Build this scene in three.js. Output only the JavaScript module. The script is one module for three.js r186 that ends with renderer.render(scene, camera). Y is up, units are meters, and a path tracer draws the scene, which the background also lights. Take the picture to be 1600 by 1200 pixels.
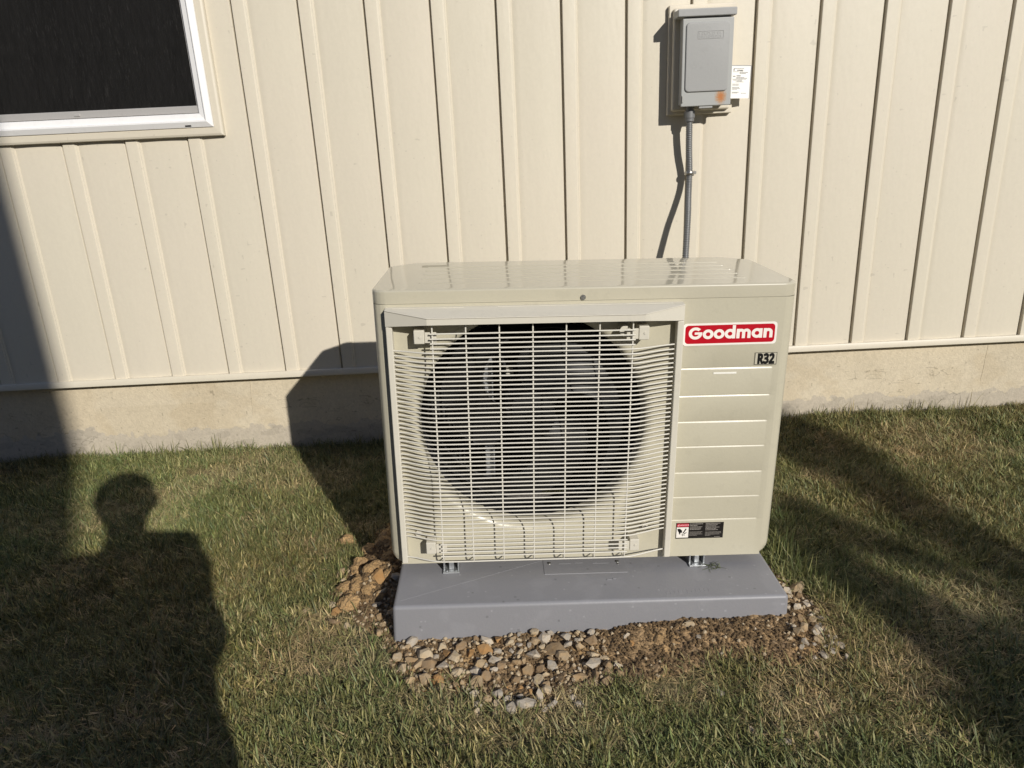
import * as THREE from 'three';
import { mergeGeometries, toCreasedNormals } from 'three/addons/utils/BufferGeometryUtils.js';
import { RoundedBoxGeometry } from 'three/addons/geometries/RoundedBoxGeometry.js';
import { ConvexGeometry } from 'three/addons/geometries/ConvexGeometry.js';
import { MarchingCubes } from 'three/addons/objects/MarchingCubes.js';

// ------------------------------------------------------------------ camera, sky, sun, exposure
const scene = new THREE.Scene();
const camera = new THREE.PerspectiveCamera(55.97, 4 / 3, 0.02, 400);
camera.position.set(0.6653, 1.0993, 2.6237);
camera.rotation.set(-0.3221, -0.0067, -0.0473, 'YXZ');
scene.add(camera);
const renderer = new THREE.WebGLRenderer({ antialias: true });
renderer.setSize(1024, 768);
renderer.toneMapping = THREE.LinearToneMapping;
renderer.toneMappingExposure = 1.04;
renderer.shadowMap.enabled = true;
const SUN = new THREE.Vector3(0.5334, 0.5568, 1).normalize();
{ // clear afternoon sky: pale at the horizon, blue overhead, brighter towards the sun
  const W = 512, Hh = 256, d = new Float32Array(W * Hh * 4), v = new THREE.Vector3();
  for (let y = 0; y < Hh; y++) for (let x = 0; x < W; x++) {
    const la = ((y + 0.5) / Hh - 0.5) * Math.PI, lo = ((x + 0.5) / W - 0.5) * 2 * Math.PI; v.set(Math.cos(la) * Math.cos(lo), Math.sin(la), Math.cos(la) * Math.sin(lo));
    const t = Math.pow(Math.max(0, v.y), 0.30), g = 0.3 * Math.exp(-Math.acos(Math.min(1, Math.max(-1, v.dot(SUN)))) / 0.35), o = (y * W + x) * 4, K = 0.40;
    d[o] = K * (1.20 + (0.05 - 1.20) * t + g); d[o + 1] = K * (1.36 + (0.14 - 1.36) * t + g * 0.97); d[o + 2] = K * (1.58 + (0.42 - 1.58) * t + g * 0.9); d[o + 3] = 1;
  }
  const t = new THREE.DataTexture(d, W, Hh, THREE.RGBAFormat, THREE.FloatType); t.mapping = THREE.EquirectangularReflectionMapping; t.magFilter = THREE.LinearFilter; t.needsUpdate = true; t.name = 'sky';
  scene.background = t; scene.environment = t;
}
const sun = new THREE.DirectionalLight(new THREE.Color().setRGB(1, 0.955, 0.885), 4.05);
sun.position.copy(SUN).multiplyScalar(30).add(new THREE.Vector3(0.8, 0.3, 0.8)); sun.target.position.set(0.8, 0.3, 0.8);
sun.castShadow = true; sun.shadow.mapSize.set(4096, 4096); sun.shadow.radius = 1;
Object.assign(sun.shadow.camera, { left: -12, right: 12, top: 12, bottom: -12, near: 0.5, far: 80 });
scene.add(sun, sun.target);

// ------------------------------------------------------------------ helpers
let seedState = 12345;
const rnd = () => { seedState = (seedState + 0x6d2b79f5) | 0; let t = Math.imul(seedState ^ (seedState >>> 15), 1 | seedState); t = (t + Math.imul(t ^ (t >>> 7), 61 | t)) ^ t; return ((t ^ (t >>> 14)) >>> 0) / 4294967296; };
const rr = (a, b) => a + (b - a) * rnd();
const clamp = (x, a = 0, b = 1) => Math.min(b, Math.max(a, x));
const sst = (a, b, x) => { const t = clamp((x - a) / (b - a)); return t * t * (3 - 2 * t); };
const h2 = (x, y, s = 0) => { let n = Math.imul(x | 0, 374761393) + Math.imul(y | 0, 668265263) + Math.imul(s | 0, 974634451); n = Math.imul(n ^ (n >>> 13), 1274126177); return ((n ^ (n >>> 16)) >>> 0) / 4294967296; };
function vn(x, y, s = 0, per = 0) {           // value noise, optionally periodic
  const xi = Math.floor(x), yi = Math.floor(y), fx = x - xi, fy = y - yi, u = fx * fx * (3 - 2 * fx), v = fy * fy * (3 - 2 * fy);
  const w = per ? (k) => ((k % per) + per) % per : (k) => k;
  const a = h2(w(xi), w(yi), s), b = h2(w(xi + 1), w(yi), s), c = h2(w(xi), w(yi + 1), s), d = h2(w(xi + 1), w(yi + 1), s);
  return a + (b - a) * u + (c - a) * v + (a - b - c + d) * u * v;
}
const fbm = (x, y, s = 0, o = 4, per = 0) => { let r = 0, a = 0.5, t = 0; for (let i = 0; i < o; i++) { r += a * vn(x, y, s + i * 17, per); t += a; x *= 2; y *= 2; per *= 2; a *= 0.5; } return r / t; };
const lin = (r, g, b) => new THREE.Color().setRGB(r, g, b);
const toS = (c) => Math.round(255 * clamp(c <= 0.0031308 ? 12.92 * c : 1.055 * Math.pow(c, 1 / 2.4) - 0.055));
function dataTex(n, fn, srgb = true, rep = 1) { // fn(u, v) -> linear [r, g, b]; tile covers 1/rep uv units
  const d = new Uint8Array(n * n * 4);
  for (let y = 0; y < n; y++) for (let x = 0; x < n; x++) {
    const c = fn(x / n, y / n), o = (y * n + x) * 4;
    for (let k = 0; k < 3; k++) d[o + k] = srgb ? toS(c[k]) : Math.round(255 * clamp(c[k]));
    d[o + 3] = 255;
  }
  const t = new THREE.DataTexture(d, n, n); t.wrapS = t.wrapT = THREE.RepeatWrapping; t.magFilter = THREE.LinearFilter; t.minFilter = THREE.LinearMipmapLinearFilter; t.generateMipmaps = true;
  if (srgb) t.colorSpace = THREE.SRGBColorSpace; t.repeat.set(rep, rep); t.needsUpdate = true; return t;
}
const std = (o) => new THREE.MeshStandardMaterial({ side: THREE.DoubleSide, ...o });
const phy = (o) => new THREE.MeshPhysicalMaterial({ side: THREE.DoubleSide, ...o });
function planar(g, keep = false) {               // uv in metres from the dominant face direction
  let q = g.index ? g.toNonIndexed() : g.clone();
  if (!q.attributes.normal) q.computeVertexNormals();
  for (const k of Object.keys(q.attributes)) if (!['position', 'normal', 'uv', 'color'].includes(k)) q.deleteAttribute(k);
  if (keep && q.attributes.uv) return q;
  const p = q.attributes.position, n = p.count, uv = new Float32Array(n * 2), a = new THREE.Vector3(), b = new THREE.Vector3(), c = new THREE.Vector3();
  for (let i = 0; i < n; i += 3) {
    a.fromBufferAttribute(p, i); b.fromBufferAttribute(p, i + 1); c.fromBufferAttribute(p, i + 2);
    b.sub(a); c.sub(a); b.cross(c); const X = Math.abs(b.x), Y = Math.abs(b.y), Z = Math.abs(b.z);
    for (let k = 0; k < 3; k++) { const x = p.getX(i + k), y = p.getY(i + k), z = p.getZ(i + k); const [u, v] = Z >= X && Z >= Y ? [x, y] : X >= Y ? [z, y] : [x, z]; uv[(i + k) * 2] = u; uv[(i + k) * 2 + 1] = v; }
  }
  q.setAttribute('uv', new THREE.BufferAttribute(uv, 2)); return q;
}
const used = {};
function numbered(name) { const n = used[name] = (used[name] ?? -1) + 1; return n ? name + '_' + String(n).padStart(3, '0') : name; }
function mesh(name, geo, mat, parent, keepUV = false) {
  const g = Array.isArray(geo) ? (geo.length > 1 ? mergeGeometries(geo.map((x) => planar(x, keepUV))) : planar(geo[0], keepUV)) : planar(geo, keepUV);
  const m = new THREE.Mesh(g, mat); m.name = parent === scene ? numbered(name) : name; m.castShadow = m.receiveShadow = true; parent.add(m); return m;
}
function shared(name, g, mat, parent) { const m = new THREE.Mesh(g, mat); m.name = name; m.castShadow = m.receiveShadow = true; parent.add(m); return m; }
function thing(name, label, category, pos = [0, 0, 0], group) {
  const o = new THREE.Group(); o.name = numbered(name); o.position.set(...pos); o.userData = { label, category }; if (group) o.userData.group = group; scene.add(o); return o;
}
function sub(name, parent) { const o = new THREE.Group(); o.name = name; parent.add(o); return o; }
const box = (x0, x1, y0, y1, z0, z1, r = 0, s = 2) => { const g = r ? new RoundedBoxGeometry(x1 - x0, y1 - y0, z1 - z0, s, r) : new THREE.BoxGeometry(x1 - x0, y1 - y0, z1 - z0); g.translate((x0 + x1) / 2, (y0 + y1) / 2, (z0 + z1) / 2); return g; };
const tube = (pts, r, seg = 24, rad = 6, closed = false) => new THREE.TubeGeometry(new THREE.CatmullRomCurve3(pts.map((p) => new THREE.Vector3(...p)), closed, 'centripetal'), seg, r, rad, closed);
const cyl = (x, y, z, r0, r1, h, n = 20, axis = 'y') => { const g = new THREE.CylinderGeometry(r0, r1, h, n); if (axis === 'z') g.rotateX(Math.PI / 2); if (axis === 'x') g.rotateZ(Math.PI / 2); g.translate(x, y, z); return g; };
function grid(nu, nv, f) {                       // f(i, j) -> [x, y, z], smooth indexed grid
  const p = [], idx = [];
  for (let j = 0; j <= nv; j++) for (let i = 0; i <= nu; i++) p.push(...f(i, j));
  for (let j = 0; j < nv; j++) for (let i = 0; i < nu; i++) { const a = j * (nu + 1) + i, b = a + 1, c = a + nu + 1, d = c + 1; idx.push(a, b, d, a, d, c); }
  const g = new THREE.BufferGeometry(); g.setAttribute('position', new THREE.Float32BufferAttribute(p, 3)); g.setIndex(idx); g.computeVertexNormals(); return g;
}
function quads(list) {                           // flat quads of four points each
  const p = []; for (const [a, b, c, d] of list) p.push(...a, ...b, ...c, ...a, ...c, ...d);
  const g = new THREE.BufferGeometry(); g.setAttribute('position', new THREE.Float32BufferAttribute(p, 3)); g.computeVertexNormals(); return g;
}
function decal(w, h, px, draw) {
  const c = document.createElement('canvas'); c.width = px; c.height = Math.round(px * h / w); const x = c.getContext('2d'); draw(x, c.width, c.height);
  const t = new THREE.CanvasTexture(c); t.colorSpace = THREE.SRGBColorSpace; t.anisotropy = 8; return t;
}

// ------------------------------------------------------------------ materials
const sidingTex = dataTex(1024, (u, v) => {
  const big = fbm(u * 4, v * 4, 3, 3, 4), str = fbm(u * 64, v * 6, 9, 2, 0 || 64), fine = vn(u * 256, v * 256, 5, 256);
  let k = 0.985 + 0.05 * (big - 0.5) + 0.03 * (str - 0.5) * sst(0.4, 0.7, big) + 0.03 * (fine - 0.5);
  const sp = vn(u * 150, v * 150, 21, 150) > 0.955 && fbm(u * 6, v * 6, 31, 2, 6) > 0.45 ? 0.86 : 1; k *= sp;
  const g = 0.02 * (fbm(u * 3, v * 3, 41, 2, 3) - 0.5);
  return [0.66 * k - g, 0.603 * k, 0.485 * k - g * 0.5];
}, true, 0.55);
const sidingBump = dataTex(256, (u, v) => { const k = fbm(u * 48, v * 16, 7, 3, 16); return [k, k, k]; }, false, 1.7);
const mSiding = phy({ map: sidingTex, bumpMap: sidingBump, bumpScale: 0.00035, roughness: 0.42, clearcoat: 0.0 });
const mTrim = std({ map: sidingTex, roughness: 0.45 });
const concreteTex = dataTex(1024, (u, v) => {    // 1 tile = 2.2 m wide, v: metres / 2.2
  const y = v * 2.2, x = u * 2.2, edge = 0.095 + 0.08 * (fbm(u * 9, 1.5, 3, 4, 9) - 0.5) + 0.03 * (fbm(u * 60, 2.5, 8, 3, 60) - 0.5);
  const parge = y < edge + 0.05 * (fbm(u * 90, v * 90, 28, 3, 90) - 0.5) ? 1 : 0, big = fbm(u * 8, v * 8, 12, 4, 8), fine = vn(u * 340, v * 340, 4, 340), f2 = vn(u * 170, v * 170, 6, 170);
  let r = 0.61, g = 0.53, b = 0.39; const grain = vn(u * 500, v * 500, 14, 500), g3 = fbm(u * 44, v * 44, 18, 3, 44);
  const patch = sst(0.52, 0.62, fbm(u * 10, v * 14, 55, 4, 10)); r -= 0.03 * patch; g -= 0.036 * patch; b -= 0.038 * patch; const st2 = sst(0.5, 0.62, fbm(u * 16, v * 9, 58, 4, 16)) * (y < 0.2 ? 1 : 0.35); r -= 0.035 * st2; g -= 0.036 * st2; b -= 0.034 * st2;
  if (parge) { r = 0.50; g = 0.44; b = 0.345; const c2 = fbm(u * 26, v * 70, 66, 3, 26) > 0.63 ? 0.88 : 1; r *= c2; g *= c2; b *= c2; }
  let k = 0.93 + 0.16 * (big - 0.5) + 0.1 * (fine - 0.5) + 0.06 * (f2 - 0.5);
  k *= 1 + 0.10 * (grain - 0.5); if (vn(u * 210, v * 210, 77, 210) > 0.93 && g3 > 0.5) k *= 0.7; if (vn(u * 120, v * 160, 87, 0) > 0.975 && g3 < 0.52) k *= 0.6;
  if (Math.abs(fbm(u * 22, v * 60, 91, 3, 22) - 0.5) < 0.006 && y < 0.2 && fbm(u * 5, v * 5, 95, 2, 5) > 0.55) k *= 0.7;
  return [r * k, g * k, b * k];
}, true, 1 / 2.2);
const noiseBump = dataTex(512, (u, v) => { const k = 0.6 * fbm(u * 32, v * 32, 8, 4, 32) + 0.4 * vn(u * 200, v * 200, 2, 200); return [k, k, k]; }, false, 1.5);
const mConcrete = std({ map: concreteTex, bumpMap: noiseBump, bumpScale: 0.0012, roughness: 0.95 });
const orange = dataTex(512, (u, v) => { const k = 0.5 * vn(u * 128, v * 128, 3, 128) + 0.5 * vn(u * 64, v * 64, 6, 64); return [k, k, k]; }, false, 3);
const paintTex = (r, g, b, s = 1) => dataTex(512, (u, v) => { const k = 1 + 0.05 * (fbm(u * 6, v * 6, 3 + s, 4, 6) - 0.5) + 0.03 * (vn(u * 200, v * 200, s, 200) - 0.5); const d = fbm(u * 30, v * 30, 13 + s, 3, 30) > 0.7 ? 0.97 : 1; return [r * k * d, g * k * d, b * k * d]; }, true, 1.6);
const mBody = phy({ map: paintTex(0.50, 0.465, 0.355, 1), roughness: 0.38, bumpMap: orange, bumpScale: 0.00012, clearcoat: 0.25, clearcoatRoughness: 0.25 });
const mCap = phy({ map: paintTex(0.485, 0.45, 0.345, 2), roughness: 0.34, clearcoat: 0.8, clearcoatRoughness: 0.05 });
const mPlastic = phy({ map: paintTex(0.61, 0.575, 0.485, 3), roughness: 0.42 });
const mWire = phy({ color: lin(0.66, 0.63, 0.55), roughness: 0.4 });
const mBlack = phy({ color: lin(0.012, 0.012, 0.0125), roughness: 0.5, specularIntensity: 0.5 });
const mDark = std({ color: lin(0.013, 0.013, 0.013), roughness: 0.85 });
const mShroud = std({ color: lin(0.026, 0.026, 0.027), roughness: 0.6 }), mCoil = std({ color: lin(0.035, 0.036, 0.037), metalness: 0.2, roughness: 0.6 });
const mGalv = std({ map: dataTex(256, (u, v) => { const k = 0.5 + 0.22 * (vn(u * 24, v * 24, 5, 24) - 0.5) + 0.12 * (vn(u * 90, v * 90, 6, 90) - 0.5); return [k * 0.97, k, k * 1.02]; }, true, 6), metalness: 0.85, roughness: 0.48 });
const mScrew = std({ color: lin(0.42, 0.41, 0.38), metalness: 0.9, roughness: 0.35 });
const padTex = dataTex(1024, (u, v) => {
  let k = 1 + 0.05 * (fbm(u * 5, v * 5, 71, 4, 5) - 0.5) + 0.025 * (vn(u * 300, v * 300, 3, 300) - 0.5);
  const dust = sst(0.6, 0.75, fbm(u * 18, v * 18, 77, 4, 18)); k *= 1 + 0.07 * dust;
  if (h2(Math.floor(u * 220), Math.floor(v * 220), 19) > 0.996) k *= 1.25;
  if (h2(Math.floor(u * 180), Math.floor(v * 180), 29) > 0.997) k *= 0.75;
  return [0.238 * k, 0.237 * k, 0.25 * k];
}, true, 1.0);
const mPad = phy({ map: padTex, bumpMap: orange, bumpScale: 0.0002, roughness: 0.48 });
const mGrey = phy({ map: paintTex(0.355, 0.355, 0.345, 5), roughness: 0.5, specularIntensity: 0.6, bumpMap: orange, bumpScale: 0.00015 });
const mFrame = std({ map: paintTex(0.80, 0.79, 0.775, 6), roughness: 0.4 });
const mAlu = std({ map: paintTex(0.52, 0.50, 0.475, 7), metalness: 0.35, roughness: 0.45 });
const mWhite = std({ color: lin(0.8, 0.79, 0.75), roughness: 0.55 });

// ------------------------------------------------------------------ the lie of the ground
const gh = (x, z) => { const n = 0.022 * (fbm(x * 3, z * 3, 201, 3) - 0.5) + 0.01 * (fbm(x * 14, z * 14, 207, 2) - 0.5); return (n + 0.022 * sst(1.3, 1.9, x) * sst(0.4, -0.05, z)) * sst(9, 5, Math.hypot(x - 0.8, z - 0.8)); };
// pad and unit share one tilt
const ORG = [0.8279, 0.1121, 1.0625], EUL = new THREE.Euler(0.0031, 0.00655, -0.02993, 'YXZ');
const unitM = new THREE.Matrix4().compose(new THREE.Vector3(...ORG), new THREE.Quaternion().setFromEuler(EUL), new THREE.Vector3(1, 1, 1));
const unitInv = unitM.clone().invert();
const tmpV = new THREE.Vector3();
const PAD = { x0: -0.4524, x1: 0.468, y0: -0.15, y1: -0.025, z0: -0.41, z1: 0.1405 };
const inPad = (x, z, m = 0) => { tmpV.set(x, 0.03, z).applyMatrix4(unitInv); return tmpV.x > PAD.x0 - m && tmpV.x < PAD.x1 + m && tmpV.z > PAD.z0 - m && tmpV.z < PAD.z1 + m; };
const SOIL = [[0.30, 0.55], [0.24, 0.80], [0.185, 0.99], [0.243, 1.10], [0.33, 1.17], [0.345, 1.22], [0.40, 1.325], [0.48, 1.37], [0.56, 1.39], [0.62, 1.43], [0.71, 1.43], [0.78, 1.385], [0.92, 1.375], [1.04, 1.34], [1.148, 1.32], [1.22, 1.36], [1.33, 1.335], [1.385, 1.18], [1.365, 1.09], [1.34, 0.98], [1.25, 0.9], [1.2, 0.62], [0.5, 0.55]];
function soilMask(x, z) {                        // signed distance to the bare patch, positive inside, ragged edge
  let inside = false, d = 9;
  for (let i = 0, j = SOIL.length - 1; i < SOIL.length; j = i++) {
    const [ax, az] = SOIL[i], [bx, bz] = SOIL[j];
    if ((az > z) !== (bz > z) && x < (bx - ax) * (z - az) / (bz - az) + ax) inside = !inside;
    const t = clamp(((x - ax) * (bx - ax) + (z - az) * (bz - az)) / ((bx - ax) ** 2 + (bz - az) ** 2)); d = Math.min(d, Math.hypot(x - ax - t * (bx - ax), z - az - t * (bz - az)));
  }
  return (inside ? d : -d) + 0.05 * (fbm(x * 16, z * 16, 301, 3) - 0.5);
}
{
  const ax = (a, b, d, far) => { const r = []; for (let x = a; x <= b + 1e-6; x += d) r.push(x); let s = d; let lo = a, hi = b; while (hi < far) { s *= 1.5; lo -= s; hi += s; r.unshift(lo); r.push(hi); } return r; };
  const X = ax(-2.6, 4.4, 0.035, 140), Z = ax(-0.4, 3, 0.035, 140);
  const groundTex = dataTex(1024, (u, v) => {
    const a = fbm(u * 40, v * 40, 5, 4, 40), b = fbm(u * 6, v * 6, 9, 3, 6), f = vn(u * 300, v * 80, 3, 80), k = 0.55 + 0.7 * a + 0.3 * (f - 0.5);
    const s = sst(0.42, 0.62, b); return [(0.10 + 0.05 * s) * k, (0.095 + 0.03 * s) * k, (0.045 + 0.012 * s) * k];
  }, true, 0.8);
  const g = grid(X.length - 1, Z.length - 1, (i, j) => [X[i], gh(X[i], Z[j]), Z[j]]);
  const uv = new Float32Array(X.length * Z.length * 2); for (let i = 0; i < X.length * Z.length; i++) { uv[2 * i] = g.attributes.position.getX(i); uv[2 * i + 1] = g.attributes.position.getZ(i); }
  g.setAttribute('uv', new THREE.BufferAttribute(uv, 2));
  const m = new THREE.Mesh(g, std({ map: groundTex, bumpMap: noiseBump, bumpScale: 0.006, roughness: 1 })); m.name = 'ground'; m.receiveShadow = true;
  m.userData = { kind: 'structure', label: 'thatchy earth of the back yard under the lawn', category: 'ground' }; scene.add(m);
}

// ------------------------------------------------------------------ the house wall
const house = thing('house_wall', 'cream board and batten house wall with dark window above concrete foundation', 'wall');
{
  const P = 0.2143, X0 = -0.1663, ZB = -0.006, YB = 0.305, YT = 2.75;
  const prof = [[0, -0.0120], [0.0002, 0.0050], [0.0006, 0.0062], [0.0016, 0.0068], [0.0030, 0.0069], [0.010, 0.0069], [0.0385, 0.0068], [0.0394, 0.0067], [0.0401, 0.0063], [0.0411, 0.0046], [0.0417, 0.0042], [0.0426, 0.0041], [0.0452, 0.0040], [0.0460, 0.0036], [0.0474, 0.0010], [0.0481, -0.0003], [0.0489, -0.0008], [0.0500, -0.0007], [0.0518, 0.0001], [0.0535, 0.0004], [0.070, 0.0011], [0.085, 0.0018], [0.105, 0.0024], [0.128, 0.0027], [0.150, 0.0024], [0.17, 0.0017], [0.187, 0.0008], [0.1990, 0.0002], [0.2036, 0.0001], [0.2048, 0], [0.2060, -0.0008], [0.2070, -0.0024], [0.2077, -0.0050], [0.2080, -0.0115], [0.2143, -0.0120]];
  const panel = (k, ya, yb, ua = 0, ub = P) => {
    const pr = prof.filter(([u]) => u > ua + 1e-5 && u < ub - 1e-5); const at = (u) => { for (let i = 0; i + 1 < prof.length; i++) if (u <= prof[i + 1][0]) { const t = (u - prof[i][0]) / (prof[i + 1][0] - prof[i][0]); return prof[i][1] + t * (prof[i + 1][1] - prof[i][1]); } return prof.at(-1)[1]; };
    const full = [[ua, at(ua)], ...pr, [ub, at(ub)]], nv = Math.max(4, Math.round((yb - ya) / 0.05)), xs = X0 + k * P;
    const wav = (u, y) => 0.0011 * (fbm(k * 7.3 + u * 6, y * 3.2, 401, 2) - 0.5) * (u > 0.06 && u < 0.2 ? 1 : 0.4) + 0.0016 * (vn(k * 3.1 + 0.5, y * 0.9, 403) - 0.5);
    const wx = (y) => 0.0012 * (vn(k * 5.7, y * 1.3, 405) - 0.5);
    const g = grid(full.length - 1, nv, (i, j) => { const y = ya + (yb - ya) * j / nv; return [xs + full[i][0] + wx(y), y, ZB + full[i][1] + wav(full[i][0], y)]; });
    const q = toCreasedNormals(g, 0.42), n = q.attributes.position.count, uv = new Float32Array(2 * n);
    for (let i = 0; i < n; i++) { uv[2 * i] = q.attributes.position.getX(i) + h2(k, 3) * 7; uv[2 * i + 1] = q.attributes.position.getY(i) + h2(k, 5) * 7; }
    q.setAttribute('uv', new THREE.BufferAttribute(uv, 2)); return q;
  };
  const WX0 = -1.42, WX1 = -0.260, WY0 = 1.185, WY1 = 2.36;   // opening in the siding
  for (let k = -11; k <= 20; k++) {
    const a = X0 + k * P, b = a + P;
    if (b < WX0 || a > WX1) mesh('siding_panel', panel(k, YB, YT), mSiding, house, true);
    else {
      const parts = [panel(k, YB, WY0), panel(k, WY1, YT)];
      if (b > WX1) parts.push(panel(k, WY0, WY1, WX1 - a, P));
      if (a < WX0) parts.push(panel(k, WY0, WY1, 0, WX0 - a));
      mesh('siding_panel', parts, mSiding, house, true);
    }
  }
  const xa = X0 - 11 * P, xb = X0 + 21 * P;
  // bottom trim: a lip, its face, a drip edge
  const tp = [[0.320, -0.004], [0.3215, 0.006], [0.320, 0.0095], [0.3175, 0.0105], [0.3015, 0.013], [0.2985, 0.0125], [0.298, 0.0085], [0.298, -0.03]];
  mesh('bottom_trim', toCreasedNormals(grid(40, tp.length - 1, (i, j) => { const x = xa + (xb - xa) * i / 40; return [x, tp[j][0] + 0.0016 * (vn(x * 2, 1, 9) - 0.5), tp[j][1] + 0.002 * (vn(x * 1.7, 4, 9) - 0.5)]; }), 0.4), mTrim, house);
  mesh('sheathing', box(xa, WX0, 0.31, YT, -0.16, -0.04), mDark, house); mesh('sheathing', [box(WX1, xb, 0.31, YT, -0.16, -0.04), box(WX0, WX1, 0.31, WY0, -0.16, -0.04), box(WX0, WX1, WY1, YT, -0.16, -0.04)], mDark, house);
  const fnd = grid(240, 12, (i, j) => { const x = xa + (xb - xa) * i / 240, y = -0.12 + 0.45 * j / 12; return [x, y, -0.022 + 0.004 * (fbm(x * 3, y * 6, 55, 3) - 0.5) + (y < 0.12 ? 0.002 : 0)]; });
  const fq = fnd.toNonIndexed(), fuv = new Float32Array(fq.attributes.position.count * 2);
  for (let i = 0; i < fuv.length / 2; i++) { fuv[2 * i] = fq.attributes.position.getX(i) + 1.22; fuv[2 * i + 1] = fq.attributes.position.getY(i); }
  fq.setAttribute('uv', new THREE.BufferAttribute(fuv, 2));
  mesh('foundation', fq, mConcrete, house, true);
  mesh('foundation_core', box(xa, xb, -0.3, 0.308, -0.3, -0.03), mConcrete, house);
  for (const [cx, sd] of [[-0.325, 3], [2.515, 8], [-1.62, 5]]) mesh('formwork_seam', [tube(Array.from({ length: 14 }, (_, i) => [cx + 0.004 * (vn(i * 0.9, sd, 5) - 0.5) - 0.0012 * i + 0.008, 0.30 - 0.022 * i, -0.0222]), 0.0014, 40, 5)], mConcrete, house);
  // window
  const win = sub('window', house);
  const strip = (x0, x1, y0, y1, pts, name, m) => {            // mitred frame: pts = [inset, z] profile from outside in
    const c = (d) => [[x0 + d, y0 + d], [x1 - d, y0 + d], [x1 - d, y1 - d], [x0 + d, y1 - d]]; const qs = [];
    for (let i = 0; i + 1 < pts.length; i++) { const A = c(pts[i][0]), B = c(pts[i + 1][0]); for (let s = 0; s < 4; s++) { const e = (s + 1) % 4; qs.push([[...A[s], pts[i][1]], [...A[e], pts[i][1]], [...B[e], pts[i + 1][1]], [...B[s], pts[i + 1][1]]]); } }
    return mesh(name, quads(qs), m, win);
  };
  strip(-1.455, -0.251, 1.166, 2.40, [[0, -0.02], [0, 0.012], [0.002, 0.016], [0.008, 0.0185], [0.026, 0.0195], [0.0285, 0.0175], [0.0295, 0.006]], 'window_trim', mTrim);
  strip(-1.4265, -0.2790, 1.1945, 2.3715, [[0, 0.0], [0, 0.020], [0.0015, 0.023], [0.018, 0.031], [0.021, 0.0305], [0.0235, 0.021], [0.042, 0.017], [0.045, 0.013], [0.046, -0.012], [0.0465, -0.05]], 'window_frame', mFrame);
  // screen: alu rails and dark mesh
  const sx0 = -1.380, sx1 = -0.3260, sy0 = 1.2415, sy1 = 2.32;
  mesh('screen_rail', [box(sx0, sx1, sy0, sy0 + 0.023, -0.006, 0.006, 0.002), box(sx0, sx0 + 0.004, sy0 + 0.0235, sy1, -0.006, 0.004), box(sx1 - 0.0045, sx1, sy0 + 0.0235, sy1, -0.008, 0.003), box(sx0, sx1, sy1 + 0.0005, sy1 + 0.02, -0.006, 0.006)], mAlu, win);
  mesh('screen_latch', [box(-0.742, -0.722, sy0 + 0.006, sy0 + 0.0135, 0.0062, 0.0095, 0.0012)], mAlu, win);
  const scr = dataTex(512, (u, v) => { const k = 0.006 + 0.006 * fbm(u * 90, v * 14, 5, 2, 14) + 0.022 * sst(0.62, 0.85, fbm(u * 200, v * 26, 8, 3, 26)) * vn(u * 9, v * 9, 61, 9) + 0.004 * fbm(u * 3, v * 3, 71, 2, 3); return [k * 1.05, k, k * 0.95]; }, true, 2.2);  // paler streaks: glint of the weave painted into the mesh colour
  mesh('insect_screen', box(sx0 + 0.004, sx1 - 0.0045, sy0 + 0.023, sy1, -0.004, -0.003), phy({ map: scr, roughness: 0.8, specularIntensity: 0.3, transparent: true, opacity: 0.82 }), win);
  mesh('window_pane', box(-1.379, -0.319, 1.242, 2.32, -0.032, -0.028), phy({ color: lin(0.9, 0.92, 0.92), roughness: 0.03, transmission: 1, thickness: 0 }), win);
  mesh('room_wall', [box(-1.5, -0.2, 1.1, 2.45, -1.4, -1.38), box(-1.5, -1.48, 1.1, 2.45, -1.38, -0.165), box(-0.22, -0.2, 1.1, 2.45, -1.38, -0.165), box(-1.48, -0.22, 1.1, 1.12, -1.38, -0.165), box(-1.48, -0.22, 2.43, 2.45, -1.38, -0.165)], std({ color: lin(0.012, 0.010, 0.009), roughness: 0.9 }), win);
  mesh('pale_blocks', [box(-0.607, -0.590, 1.548, 1.560, -0.027, -0.016, 0.003), box(-0.602, -0.586, 1.520, 1.534, -0.027, -0.018, 0.003)], mWhite, win);  // two small pale blocks between pane and screen
  mesh('weep_hole', [box(-0.372, -0.352, 1.199, 1.2035, 0.0215, 0.0265)], mDark, win);
}

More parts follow.
